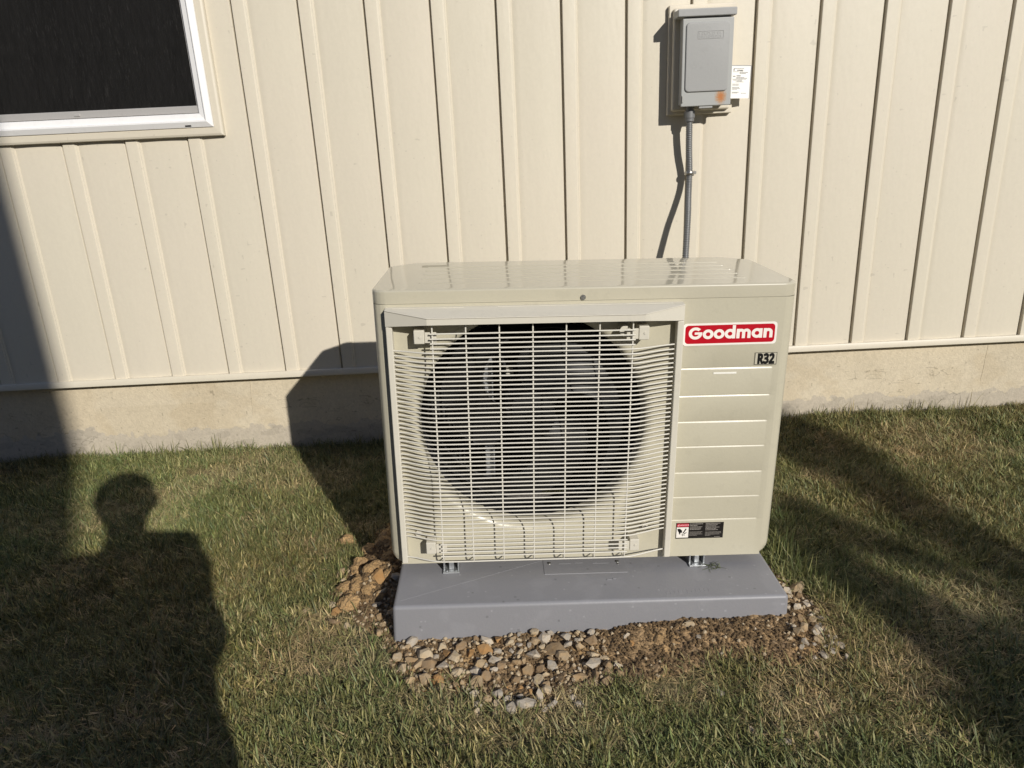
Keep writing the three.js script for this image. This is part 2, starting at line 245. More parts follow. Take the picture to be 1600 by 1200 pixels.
// ------------------------------------------------------------------ heat pump
const unit = thing('heat_pump', 'beige outdoor heat pump unit with white wire grille and red badge', 'heat pump', ORG);
unit.rotation.copy(EUL);
const H = 0.6515, HW = 0.47, DEP = 0.3739;
{
  // shell: rounded front corners, chamfered rear corners, turned-in lower corners
  const path = []; const R = 0.026;
  for (let i = 0; i <= 8; i++) { const a = Math.PI / 2 + (Math.PI / 2) * i / 8; path.push([-HW + R + R * Math.cos(a), -R + R * Math.sin(a)]); }
  path.push([-HW, -R - 0.004], [-HW, -DEP + 0.066], [-HW, -DEP + 0.062], [-HW + 0.0015, -DEP + 0.056], [-HW + 0.064, -DEP + 0.001], [-HW + 0.069, -DEP]);
  const full = [...path, ...path.slice().reverse().map(([x, z]) => [-x, z])];
  const ys = [0, 0.002, 0.006, 0.012, 0.02, 0.03, 0.2, 0.4, H], inset = (y) => y >= 0.03 ? 0 : 0.03 - Math.sqrt(0.03 ** 2 - (0.03 - y) ** 2);
  mesh('cabinet', [toCreasedNormals(grid(full.length - 1, ys.length - 1, (i, j) => { const y = ys[j], k = inset(y), [x, z] = full[i]; const f = clamp((Math.abs(x) - 0.3) / (HW - 0.3)); return [x - Math.sign(x) * k * f, y, z + (z < -0.2 ? 0 : 0)]; }), 0.6), box(-0.44, 0.44, 0.0015, 0.003, -DEP + 0.05, -0.004)], mBody, unit);
  const CX = -0.1205, CY = 0.362;
  const sh = new THREE.Shape(); sh.moveTo(-HW + R, 0); sh.lineTo(0.2145, 0); sh.lineTo(0.2145, H); sh.lineTo(-HW + R, H); sh.closePath();
  const ho = new THREE.Path(); ho.absarc(CX, CY, 0.284, 0, Math.PI * 2, true); sh.holes.push(ho);
  const lip = []; for (let i = 0; i <= 8; i++) { const a = (Math.PI / 2) * i / 8; lip.push(new THREE.Vector2(0.262 + 0.022 - 0.022 * Math.sin(a), 0.022 * Math.cos(a) - 0.022)); }
  lip.push(new THREE.Vector2(0.261, -0.045));
  const bell = new THREE.LatheGeometry(lip, 96); bell.rotateX(Math.PI / 2); bell.translate(CX, CY, 0);
  const fp = mesh('front_panel', [new THREE.ShapeGeometry(sh, 64), bell], mBody, unit);
  // interior black shroud, fins behind the fan
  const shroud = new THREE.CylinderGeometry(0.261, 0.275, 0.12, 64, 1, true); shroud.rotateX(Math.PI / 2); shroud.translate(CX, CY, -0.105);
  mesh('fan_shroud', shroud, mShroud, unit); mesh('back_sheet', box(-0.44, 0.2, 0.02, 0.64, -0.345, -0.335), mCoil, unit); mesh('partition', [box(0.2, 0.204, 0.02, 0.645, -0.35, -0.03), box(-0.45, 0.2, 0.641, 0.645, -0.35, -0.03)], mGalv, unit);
  // coil fins (dark)
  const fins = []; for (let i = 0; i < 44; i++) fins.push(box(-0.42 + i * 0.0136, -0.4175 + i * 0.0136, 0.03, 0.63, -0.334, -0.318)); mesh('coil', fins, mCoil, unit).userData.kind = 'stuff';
  // service panel with pressed grooves
  const gy = [0.4896, 0.4231, 0.359, 0.2958, 0.2289, 0.1639, 0.1015], gp = [[-0.0036, 0], [-0.0027, -0.0002], [-0.0008, -0.0016], [0.0002, -0.0020], [0.0012, -0.0016], [0.0020, -0.0002], [0.0028, 0]];
  const Y = [0]; for (const c of gy.slice().reverse()) for (const [d] of gp) Y.push(c + d); Y.push(0.55, H);
  const Z = (y) => { for (const c of gy) { const d = y - c; if (d >= -0.0036 && d <= 0.0028) for (let i = 0; i + 1 < gp.length; i++) if (d <= gp[i + 1][0] + 1e-9) { const t = (d - gp[i][0]) / (gp[i + 1][0] - gp[i][0]); return gp[i][1] + t * (gp[i + 1][1] - gp[i][1]); } } return 0; };
  const X = [0.2145, 0.2155, 0.2175, 0.22, 0.3, 0.36, 0.425, 0.4275, 0.4300, 0.4315, HW - R];
  const w = (x) => sst(0.2150, 0.2185, x) * sst(0.4318, 0.4265, x);
  mesh('service_panel', toCreasedNormals(grid(X.length - 1, Y.length - 1, (i, j) => [X[i], Y[j], Z(Y[j]) * w(X[i])]), 0.5), mBody, unit);
  // cap
  const cs = new THREE.Shape(), o = 0.0015, r = 0.034, b = 0.0055, e = HW + o - b;
  cs.moveTo(-e + r, 0.0015 - b); cs.lineTo(e - r, 0.0015 - b); cs.quadraticCurveTo(e, 0.0015 - b, e, -r); cs.lineTo(e, -DEP + 0.066); cs.quadraticCurveTo(e, -DEP + 0.055, e - 0.008, -DEP + 0.048); cs.lineTo(e - 0.056, -DEP + 0.010); cs.quadraticCurveTo(e - 0.066, -DEP + 0.003, e - 0.085, -DEP + 0.003);
  cs.lineTo(-e + 0.085, -DEP + 0.003); cs.quadraticCurveTo(-e + 0.066, -DEP + 0.003, -e + 0.056, -DEP + 0.010); cs.lineTo(-e + 0.008, -DEP + 0.048); cs.quadraticCurveTo(-e, -DEP + 0.055, -e, -DEP + 0.066); cs.lineTo(-e, -r); cs.quadraticCurveTo(-e, 0.0015 - b, -e + r, 0.0015 - b);
  const cg = new THREE.ExtrudeGeometry(cs, { depth: 0.0313 - b - 0.0008, bevelEnabled: true, bevelSize: b, bevelThickness: b, bevelSegments: 9, curveSegments: 12 });
  { const p = cg.attributes.position; for (let i = 0; i < p.count; i++) if (p.getZ(i) < 0) { p.setZ(i, -0.0008 * 0); } }
  cg.rotateX(-Math.PI / 2); { const p = cg.attributes.position; for (let i = 0; i < p.count; i++) p.setZ(i, p.getZ(i)); }
  // shape y was plan z: after the turn, plan z = -y, so flip it back
  cg.scale(1, 1, -1); { const p = cg.attributes.position, n = cg.attributes.position.count; for (let i = 0; i < n; i += 3) for (const a of [cg.attributes.position, cg.attributes.normal, cg.attributes.uv]) { const s = a.itemSize, t = Array.from(a.array.slice((i + 1) * s, (i + 2) * s)); a.array.copyWithin((i + 1) * s, (i + 2) * s, (i + 3) * s); a.array.set(t, (i + 2) * s); } }
  cg.translate(0, H + 0.0008, 0);
  const top = H + 0.0313; const cap = [toCreasedNormals(cg, 0.14)];
  for (const z of [-0.292, -0.238, -0.183, -0.127, -0.071]) {
    const L = 0.372, pr = [[-0.0065, -0.0004], [-0.0060, 0.0004], [-0.0040, 0.0010], [0.0035, 0.0012], [0.0048, 0.0010], [0.0055, 0.0005], [0.0057, -0.0004]];
    cap.push(toCreasedNormals(grid(12, 6, (i, j) => { const xx = [-L, -L + 0.0008, -L + 0.004, -0.25, -0.15, -0.05, 0.05, 0.15, 0.25, 0.3, L - 0.004, L - 0.0008, L][i], en = i === 0 || i === 12 ? -0.3 : i === 1 || i === 11 ? 0.4 : 1; return [xx, top + pr[j][1] * (pr[j][1] > 0 ? en : 1), z + pr[j][0]]; }), 0.6));
  }
  const capM = mesh('top_cover', cap, mCap, unit);
  mesh('top_plate', [box(-0.385, -0.322, top - 0.0004, top + 0.0012, -0.318, -0.300, 0.0006)], std({ color: lin(0.33, 0.30, 0.22), roughness: 0.5 }), unit);
  mesh('screw', [cyl(-0.0073, 0.6594, 0.003, 0.0058, 0.0062, 0.003, 20, 'z'), cyl(-0.0073, 0.6594, 0.0052, 0.0034, 0.0045, 0.002, 6, 'z')], mScrew, capM);
  // hood over the grille
  const plan = [[-0.4402, 0.0002, 0.645, 0.607], [-0.4402, 0.022, 0.6425, 0.607], [-0.3466, 0.060, 0.632, 0.6175], [0.120, 0.060, 0.632, 0.6175], [0.2136, 0.022, 0.6425, 0.607], [0.2136, 0.0002, 0.645, 0.607]];
  const T = plan.map(([x, z, t]) => [x, t, z]), B = plan.map(([x, z, , bb]) => [x, bb, z]), qs = [];
  for (let i = 0; i < 5; i++) qs.push([B[i], B[i + 1], T[i + 1], T[i]]);
  qs.push([T[0], T[1], T[2], T[3]], [T[0], T[3], T[4], T[5]], [B[0], B[3], B[2], B[1]], [B[0], B[5], B[4], B[3]]);
  const ridge = [tube([[-0.4395, 0.6428, 0.0226], [-0.3466, 0.6322, 0.0603]], 0.0013, 4, 6), tube([[-0.3466, 0.6322, 0.0603], [0.120, 0.6322, 0.0603]], 0.0013, 4, 6), tube([[0.120, 0.6322, 0.0603], [0.2130, 0.6428, 0.0226]], 0.0013, 4, 6), box(-0.425, -0.27, 0.6436, 0.6448, 0.006, 0.009), box(-0.195, 0.19, 0.6436, 0.6448, 0.006, 0.009)];
  mesh('grille_hood', [quads(qs), ...ridge], mPlastic, unit);
  // grille
  const gr = sub('grille', unit);
  mesh('side_bar', [box(-0.4402, -0.4262, 0.0145, 0.6065, 0.0003, 0.022, 0.0025)], mPlastic, gr);
  mesh('side_bar', [box(0.1993, 0.2143, 0.0115, 0.6065, 0.0003, 0.022, 0.0025)], mPlastic, gr);
  const ZG = 0.046, rw = 0.00182;
  const fullW = planar(tube([[-0.4275, 0, 0.017], [-0.41, 0, 0.0215], [-0.375, 0, 0.036], [-0.348, 0, 0.0445], [-0.325, 0, ZG], [-0.2, 0, ZG], [-0.04, 0, ZG], [0.085, 0, ZG], [0.108, 0, 0.0445], [0.135, 0, 0.036], [0.175, 0, 0.0205], [0.2005, 0, 0.013]], rw, 48, 7));
  const shortW = planar(tube([[-0.343, 0, ZG], [-0.1, 0, ZG], [0.103, 0, ZG]], rw, 8, 7));
  for (let k = 0; k < 53; k++) {
    const y = 0.5943 - 0.5590 * k / 52, full = (k > 3 && k < 48) || k === 52;
    const m = shared('grille_wire', full ? fullW : shortW, mWire, gr); m.position.y = y + (k === 52 ? -0.004 : 0) + rr(-0.0004, 0.0004); m.rotation.z = rr(-0.0006, 0.0006);
  }
  const vert = planar(tube([[0, 0.640, 0.004], [0, 0.632, 0.03], [0, 0.615, 0.0405], [0, 0.59, 0.0422], [0, 0.3, 0.0422], [0, 0.06, 0.0422], [0, 0.038, 0.0415], [0, 0.026, 0.036], [0, 0.021, 0.02], [0, 0.019, 0.0005]], rw, 60, 7));
  for (let k = 0; k < 7; k++) { const m = shared('grille_wire', vert, mWire, gr); m.position.x = -0.338 + 0.0726 * k; }
  for (const [x, y, s] of [[-0.367, 0.586, 1], [0.123, 0.585, -1], [-0.367, 0.064, 1], [0.122, 0.058, -1]]) {
    mesh('bracket', [box(x - 0.0115, x + 0.0115, y - 0.0155, y + 0.0155, 0.0004, 0.038, 0.0022), box(s > 0 ? x + 0.012 : x - 0.038, s > 0 ? x + 0.038 : x - 0.012, y - 0.0135, y + 0.0105, 0.034, 0.037, 0.0012), cyl(x + 0.002, y, 0.0385, 0.0028, 0.0028, 0.002, 14, 'z')], mPlastic, gr);
  }
  mesh('grille_clip', [cyl(0.152, 0.092, 0.006, 0.007, 0.0078, 0.012, 20, 'z')], mPlastic, gr); mesh('clip_screw', [cyl(0.152, 0.092, 0.0125, 0.0045, 0.0045, 0.002, 6, 'z')], mScrew, gr);
  mesh('grille_clip', [cyl(0.083, 0.588, 0.014, 0.012, 0.013, 0.028, 18, 'z')], mPlastic, gr); mesh('grille_clip', [cyl(-0.398, 0.088, 0.004, 0.008, 0.008, 0.008, 18, 'z')], mPlastic, gr);
  // fan and motor
  const fan = sub('fan', unit);
  const bp = (a0, s2, t) => { const r0 = 0.055 + (0.246 - 0.055) * t, a = a0 - 1.9 * t * t * t + (s2 - 0.5) * (1.1 + 0.75 * t - 0.5 * t * t); return [CX + r0 * Math.cos(a), CY + r0 * Math.sin(a), -0.075 - 0.05 * (s2 - 0.5) * (1.15 - 0.35 * t) - 0.010 * Math.sin(s2 * 3)]; };
  const blade = (a0) => [toCreasedNormals(grid(20, 18, (i, j) => bp(a0, i / 20, j / 18)), 0.8), ...[0, 1].map((e) => tube(Array.from({ length: 12 }, (_, i) => bp(a0, e, i / 11)), 0.0026, 24, 6)), tube(Array.from({ length: 8 }, (_, i) => bp(a0, i / 7, 1)), 0.0022, 18, 6)];
  for (let k = 0; k < 3; k++) mesh('blade', blade(-0.85 + k * Math.PI * 2 / 3), mBlack, fan);
  mesh('hub', [cyl(CX, CY, -0.085, 0.058, 0.062, 0.07, 40, 'z'), cyl(CX, CY, -0.047, 0.012, 0.014, 0.012, 6, 'z')], mBlack, fan);
  const mMotor = std({ color: lin(0.03, 0.03, 0.032), metalness: 0.2, roughness: 0.45 });
  mesh('motor', cyl(CX, CY, -0.17, 0.06, 0.06, 0.08, 32, 'z'), mMotor, unit);
  for (const x of [-0.222]) mesh('motor_bracket', [box(x - 0.012, x - 0.009, 0.03, 0.63, -0.235, -0.212), box(x - 0.009, x + 0.009, 0.03, 0.63, -0.235, -0.232), box(x + 0.009, x + 0.012, 0.03, 0.63, -0.235, -0.212), box(x - 0.02, x + 0.02, CY - 0.11, CY - 0.09, -0.211, -0.207, 0.001), box(x - 0.02, x + 0.02, CY + 0.09, CY + 0.11, -0.211, -0.207, 0.001)], mGalv, unit);
  mesh('wiring', [tube([[-0.23, 0.63, -0.2], [-0.2, 0.5, -0.19], [-0.17, 0.445, -0.15], [-0.15, 0.42, -0.15]], 0.005, 20, 8)], mMotor, unit);
  mesh('connector', [box(-0.178, -0.158, 0.440, 0.458, -0.152, -0.136, 0.003)], mPlastic, unit);
  // feet
  const foot = (x) => [box(x - 0.021, x + 0.021, -0.0248, -0.021, -DEP + 0.02, 0.012, 0.0012), box(x - 0.019, x - 0.016, -0.021, 0.0012, -DEP + 0.03, 0.001), box(x + 0.016, x + 0.019, -0.021, 0.0012, -DEP + 0.03, 0.001), box(x - 0.006, x + 0.006, -0.021, 0.0, -0.02, -0.001, 0.0015), cyl(x - 0.011, -0.0205, 0.0045, 0.0025, 0.003, 0.0025, 10), cyl(x + 0.011, -0.0205, 0.0045, 0.0025, 0.003, 0.0025, 10)];
  mesh('foot', foot(-0.3235), mGalv, unit); mesh('foot', foot(0.2885), mGalv, unit);
  // printing
  const plate = (name, x0, x1, y0, y1, z, tex, rough = 0.4) => { const g = new THREE.PlaneGeometry(x1 - x0, y1 - y0); g.translate((x0 + x1) / 2, (y0 + y1) / 2, z); return mesh(name, g, phy({ map: tex, roughness: rough }), unit, true); };
  const RED = '#b3001a', WH = '#ebe6dd';
  const rrect = (c, x, y, w, h, r) => { c.beginPath(); c.roundRect(x, y, w, h, r); c.fill(); };
  const badge = decal(0.2115, 0.0515, 1024, (c, W, Hh) => {
    c.fillStyle = WH; c.fillRect(0, 0, W, Hh); c.fillStyle = RED; rrect(c, W * 0.022, Hh * 0.09, W * 0.956, Hh * 0.82, Hh * 0.15);
    // round geometric letters
    const xh = Hh * 0.40, rad = xh * 0.36, lw = xh * 0.30, base = Hh * 0.70; c.strokeStyle = WH; c.fillStyle = WH; c.lineWidth = lw; c.lineCap = 'butt';
    const cy = base - rad - lw / 2, ring = (x) => { c.beginPath(); c.arc(x, cy, rad, 0, Math.PI * 2); c.stroke(); };
    const bw = rad * 2 + lw; let x = W * 0.060; c.save(); c.translate(W * 0.060, 0); c.scale(1.165, 1.06); c.translate(-W * 0.060, -Hh * 0.028);
    const G = Hh * 0.195; { const gx = x + G + lw / 2, gyy = base - G - lw / 2 + lw * 0.02; c.beginPath(); c.arc(gx, gyy, G, -0.72, 0.02, true); c.stroke(); c.fillRect(gx - G * 0.15, gyy - lw * 0.36, G * 1.15 + lw / 2, lw * 0.82); x = gx + G + lw / 2 + W * 0.004; }
    ring(x + bw / 2); x += bw + W * 0.001; ring(x + bw / 2); x += bw + W * 0.001;
    ring(x + bw / 2); c.fillRect(x + bw - lw, base - Hh * 0.565, lw, Hh * 0.565); x += bw + W * 0.010;
    const arch = (x0, w2) => { c.beginPath(); c.moveTo(x0 + lw / 2, base); c.lineTo(x0 + lw / 2, base - xh + w2 / 2 + lw * 0.2); c.arc(x0 + w2 / 2, base - xh + w2 / 2, w2 / 2 - lw / 2, Math.PI, 0); c.lineTo(x0 + w2 - lw / 2, base); c.stroke(); };
    const mw = bw * 0.80; c.fillRect(x, base - xh, lw, xh); arch(x, mw); arch(x + mw - lw, mw); x += mw * 2 - lw + W * 0.008;
    ring(x + bw / 2); c.fillRect(x + bw - lw, base - xh, lw, xh); x += bw + W * 0.010;
    c.fillRect(x, base - xh, lw, xh); arch(x, mw * 1.06); c.restore();
  });
  { const s = new THREE.Shape(), w2 = 0.2115, h3 = 0.0515, q = 0.009; s.moveTo(q, 0); s.lineTo(w2 - q, 0); s.quadraticCurveTo(w2, 0, w2, q); s.lineTo(w2, h3 - q); s.quadraticCurveTo(w2, h3, w2 - q, h3); s.lineTo(q, h3); s.quadraticCurveTo(0, h3, 0, h3 - q); s.lineTo(0, q); s.quadraticCurveTo(0, 0, q, 0);
    const g = new THREE.ShapeGeometry(s, 8), p = g.attributes.position, uv = g.attributes.uv; for (let i = 0; i < p.count; i++) uv.setXY(i, p.getX(i) / w2, p.getY(i) / h3);
    g.rotateZ(0.006); g.translate(0.2185, 0.5430, 0.0012); mesh('brand_badge', g, phy({ map: badge, roughness: 0.5, specularIntensity: 0.5 }), unit, true).userData.label = 'red badge with white lettering and white border'; }
  plate('refrigerant_label', 0.3850, 0.4365, 0.4948, 0.5245, 0.0010, decal(0.0515, 0.0297, 384, (c, W, Hh) => { c.fillStyle = '#bdb7a4'; c.fillRect(0, 0, W, Hh); c.strokeStyle = '#15130f'; c.lineWidth = W * 0.022; c.strokeRect(W * 0.02, W * 0.02, W * 0.96, Hh - W * 0.04); c.fillStyle = '#0a0908'; c.font = 'bold ' + Math.round(Hh * 0.95) + 'px sans-serif'; c.textAlign = 'center'; c.textBaseline = 'middle'; c.save(); c.translate(W / 2, Hh * 0.52); c.scale(0.82, 1.12); c.lineWidth = W * 0.05; c.lineJoin = 'round'; c.strokeStyle = '#0a0908'; c.fillText('R32', 0, 0); c.strokeText('R32', 0, 0); c.restore(); }));
  plate('small_sticker', 0.2935, 0.3465, 0.4752, 0.4795, 0.0010, decal(0.05, 0.005, 128, (c, W, Hh) => { c.fillStyle = '#efece2'; c.fillRect(0, 0, W, Hh); }));
  plate('warning_label', 0.2312, 0.3483, 0.0500, 0.0936, 0.0010, decal(0.1171, 0.0436, 768, (c, W, Hh) => {
    c.fillStyle = '#17130f'; c.fillRect(0, 0, W, Hh); const L = W * 0.265;
    c.fillStyle = '#a3122a'; c.fillRect(W * 0.012, Hh * 0.04, L - W * 0.012, Hh * 0.22); c.fillStyle = '#f0a9ae'; c.font = 'bold ' + Math.round(Hh * 0.15) + 'px sans-serif'; c.textAlign = 'center'; c.textBaseline = 'middle';
    c.fillText('DANGER', L * 0.60, Hh * 0.155); c.beginPath(); c.moveTo(L * 0.09, Hh * 0.21); c.lineTo(L * 0.15, Hh * 0.1); c.lineTo(L * 0.21, Hh * 0.21); c.fill();
    c.fillStyle = '#e8e3da'; c.fillRect(W * 0.012, Hh * 0.28, L - W * 0.012, Hh * 0.66);
    c.fillStyle = '#0d0b0a'; const P = (a) => { c.beginPath(); a.forEach(([x, y], i) => c[i ? 'lineTo' : 'moveTo'](x * L, y * Hh)); c.closePath(); c.fill(); };
    P([[0.10, 0.38], [0.32, 0.37], [0.50, 0.50], [0.47, 0.64], [0.38, 0.62], [0.34, 0.74], [0.27, 0.72], [0.22, 0.58], [0.15, 0.52]]); P([[0.76, 0.36], [0.84, 0.40], [0.62, 0.66], [0.52, 0.66]]); P([[0.48, 0.70], [0.54, 0.69], [0.56, 0.84], [0.51, 0.84]]); P([[0.62, 0.68], [0.84, 0.60], [0.86, 0.63], [0.66, 0.73]]); P([[0.60, 0.74], [0.72, 0.77], [0.70, 0.81], [0.58, 0.78]]);
    c.fillStyle = '#9a948c'; seedState = 777; const lines = (x0, w2, ys) => { for (const [y, f, hh] of ys) { let x = x0; while (x < x0 + w2 * f) { const l = W * rr(0.006, 0.022); c.fillRect(x, y * Hh, l, Hh * hh); x += l + W * 0.006; } } };
    lines(W * 0.29, W * 0.27, [[0.06, 0.95, 0.05], [0.15, 0.5, 0.05], [0.25, 0.95, 0.045], [0.33, 0.85, 0.045], [0.41, 0.8, 0.045], [0.58, 0.95, 0.03], [0.65, 0.9, 0.03], [0.72, 1, 0.03], [0.79, 0.6, 0.03]]);
    lines(W * 0.62, W * 0.33, [[0.05, 0.9, 0.05], [0.14, 0.75, 0.045], [0.22, 0.65, 0.045], [0.30, 0.9, 0.045], [0.38, 0.7, 0.045], [0.46, 0.75, 0.045], [0.61, 0.95, 0.03], [0.68, 1, 0.03], [0.75, 0.9, 0.03], [0.82, 0.35, 0.03]]); lines(W * 0.82, W * 0.12, [[0.91, 1, 0.035]]);
  }));
}
seedState = 9001;
for (const c of unit.children) c.castShadow = true;

// ------------------------------------------------------------------ pad
const pad = thing('equipment_pad', 'grey plastic equipment pad under the heat pump', 'pad', ORG); pad.rotation.copy(EUL);
{
  const { x0, x1, y0, y1, z0, z1 } = PAD;
  const slab = new RoundedBoxGeometry(x1 - x0, y1 - y0, z1 - z0, 8, 0.009); slab.translate((x0 + x1) / 2, (y0 + y1) / 2, (z0 + z1) / 2);
  { const p = slab.attributes.position; for (let i = 0; i < p.count; i++) { const x = p.getX(i), y = p.getY(i), z = p.getZ(i), t = clamp((y1 - y) / 0.12); p.setX(i, x + Math.sign(x) * 0.004 * t); p.setZ(i, z + (z > -0.1 ? 0.002 * t : 0) + 0.0012 * (vn(x * 5, y * 9, 3) - 0.5)); } slab.computeVertexNormals(); }
  mesh('slab', toCreasedNormals(slab, 0.13), mPad, pad);
  // raised lettering plate and its screws
  const ins = [box(-0.0945, 0.112, y1 - 0.002, y1 + 0.0012, -0.2, 0.0265, 0.001)];
  mesh('inset_plate', ins, mPad, pad);
  for (const [x, z, q] of [[-0.0788, -0.020, 1], [0.0929, -0.020, 1], [0.0929, -0.010, 0.5]]) mesh('screw', [cyl(x, y1 + 0.0022, z, 0.0042 * q, 0.005 * q, 0.0022, 14)], mScrew, pad);
  const em = []; // worn embossed marks
  for (let i = 0; i < 11; i++) { const x = 0.185 + i * 0.0102, z = 0.116 - i * 0.0009; em.push(box(x, x + 0.0016, y1 - 0.001, y1 + 0.0003, z - 0.006, z + 0.006, 0.0004).rotateY(0)); if (i % 3 !== 1) em.push(box(x + 0.0018, x + 0.0066, y1 - 0.001, y1 + 0.0003, z - 0.006 + (i % 2) * 0.010, z - 0.0044 + (i % 2) * 0.010, 0.0004)); }
  for (const [x, z, w] of [[-0.055, -0.019, 0.03], [-0.015, -0.021, 0.02], [0.03, -0.017, 0.04], [0.055, 0.055, 0.012], [0.07, 0.052, 0.008]]) em.push(box(x, x + w, y1 + 0.0, y1 + 0.0018, z, z + 0.0022, 0.0004));
  mesh('embossed_marking', em, mPad, pad);
  const seam = []; for (let i = 0; i < 9; i++) seam.push(tube([[-0.44 + 0.04 * i, y1 + 0.0001, 0.118 - 0.018 * i], [-0.40 + 0.04 * i, y1 + 0.0001, 0.100 - 0.018 * i]], 0.00035, 2, 5)); mesh('mould_line', seam, mPad, pad);
}

// ------------------------------------------------------------------ disconnect box, tag, conduit
{
  const plateT = thing('mounting_block', 'cream siding mounting block behind the grey electrical box', 'mounting block', [1.36, 1.162, 0.004]);
  mesh('block', [box(-0.108, 0.113, 0.0, 0.338, -0.006, 0.012, 0.004), box(-0.096, 0.100, 0.012, 0.326, 0.008, 0.030, 0.008)], mTrim, plateT);
  mesh('screw', [cyl(-0.088, 0.318, 0.028, 0.004, 0.0045, 0.003, 12, 'z')], mScrew, plateT);
  const bx = thing('disconnect_box', 'grey metal electrical disconnect box with rust spot on cream wall', 'electrical box', [1.36, 1.185, 0.034]);
  // lid plate with real pressed panel
  mesh('box_body', [box(-0.076, 0.076, 0.006, 0.282, 0.0005, 0.052, 0.004)], mGrey, bx);
  const rust = decal(0.164, 0.262, 512, (c, W, Hh) => {
    c.fillStyle = 'rgb(163,164,161)'; c.fillRect(0, 0, W, Hh); seedState = 4242;
    for (let i = 0; i < 5000; i++) { const v = Math.round(rr(150, 176)); c.fillStyle = `rgba(${v},${v + 1},${v - 2},0.16)`; c.fillRect(rnd() * W, rnd() * Hh, rr(1, 5), rr(1, 9)); }
    for (const [u, v, r] of [[0.7, 0.62, 16], [0.73, 0.68, 12], [0.55, 0.40, 18], [0.76, 0.73, 9], [0.4, 0.35, 22]]) for (let i = 0; i < 60; i++) { c.fillStyle = 'rgba(110,110,104,0.05)'; c.fillRect(u * W + rr(-r, r), v * Hh + rr(-r, r), rr(2, 7), rr(2, 9)); }
    for (let i = 0; i < 3600; i++) { const a = rnd() * 6.28, q = Math.sqrt(-2 * Math.log(1 - rnd() * 0.97)) * 0.40, x = 0.79 * W + Math.cos(a) * q * 64, y = 0.895 * Hh + Math.sin(a) * q * 78; c.fillStyle = `rgba(${Math.round(rr(160, 195))},${Math.round(rr(85, 112))},${Math.round(rr(20, 40))},0.2)`; c.fillRect(x, y, rr(2, 5), rr(2, 6)); }
  });
  const cov = box(-0.081, 0.083, 0.0, 0.262, 0.0525, 0.062, 0.003); { const q = planar(cov); const p = q.attributes.position, uv = q.attributes.uv; for (let i = 0; i < p.count; i++) uv.setXY(i, (p.getX(i) + 0.081) / 0.164, p.getY(i) / 0.262); mesh('cover', q, phy({ map: rust, roughness: 0.42, bumpMap: orange, bumpScale: 0.0001 }), bx, true); }
  const rp = new THREE.Shape(), px0 = -0.066, px1 = 0.066, py0 = 0.048, py1 = 0.246, r = 0.010; rp.moveTo(px0 + r, py0); rp.lineTo(px1 - r, py0); rp.quadraticCurveTo(px1, py0, px1, py0 + r); rp.lineTo(px1, py1 - r); rp.quadraticCurveTo(px1, py1, px1 - r, py1); rp.lineTo(px0 + r, py1); rp.quadraticCurveTo(px0, py1, px0, py1 - r); rp.lineTo(px0, py0 + r); rp.quadraticCurveTo(px0, py0, px0 + r, py0);
  const rg = new THREE.ExtrudeGeometry(rp, { depth: 0.004, bevelEnabled: true, bevelSize: 0.004, bevelThickness: 0.003, bevelSegments: 6 }); rg.translate(0, 0, 0.0605); mesh('pressed_panel', toCreasedNormals(rg, 0.2), mGrey, bx);
  const emb = [box(-0.033, 0.049, 0.2225, 0.2237, 0.0672, 0.0684), box(-0.033, 0.049, 0.2005, 0.2017, 0.0672, 0.0684), box(-0.033, -0.0318, 0.2017, 0.2225, 0.0672, 0.0684), box(0.0478, 0.049, 0.2017, 0.2225, 0.0672, 0.0684)];
  seedState = 31; for (const [y, n, wd] of [[0.2195, 9, 0.0062], [0.2100, 13, 0.0042]]) for (let i = 0; i < n; i++) { const x = -0.029 + i * 0.074 / n; emb.push(box(x, x + 0.001, y - 0.0068, y, 0.0672, 0.0682)); if (i % 2) emb.push(box(x + 0.001, x + wd, y - 0.001, y, 0.0672, 0.0682)); if (i % 3) emb.push(box(x + 0.001, x + wd * 0.8, y - 0.0068, y - 0.0058, 0.0672, 0.0682)); }
  mesh('embossed_plate', emb, mGrey, bx);
  mesh('top_hood', [box(-0.098, 0.089, 0.2665, 0.289, 0.000, 0.0695, 0.003)], mGrey, bx);
  mesh('latch', [box(-0.02, 0.025, -0.007, -0.0005, 0.05, 0.0585, 0.002)], mGrey, bx); mesh('hinge', [box(-0.0785, -0.0745, 0.012, 0.034, 0.0622, 0.0655, 0.001)], mScrew, bx);
  // tag
  const tg = thing('paper_tag', 'white printed paper tag in clear sleeve beside the electrical box', 'tag', [1.447, 1.207, 0.060]); tg.rotation.set(0, 0.32, -0.02);
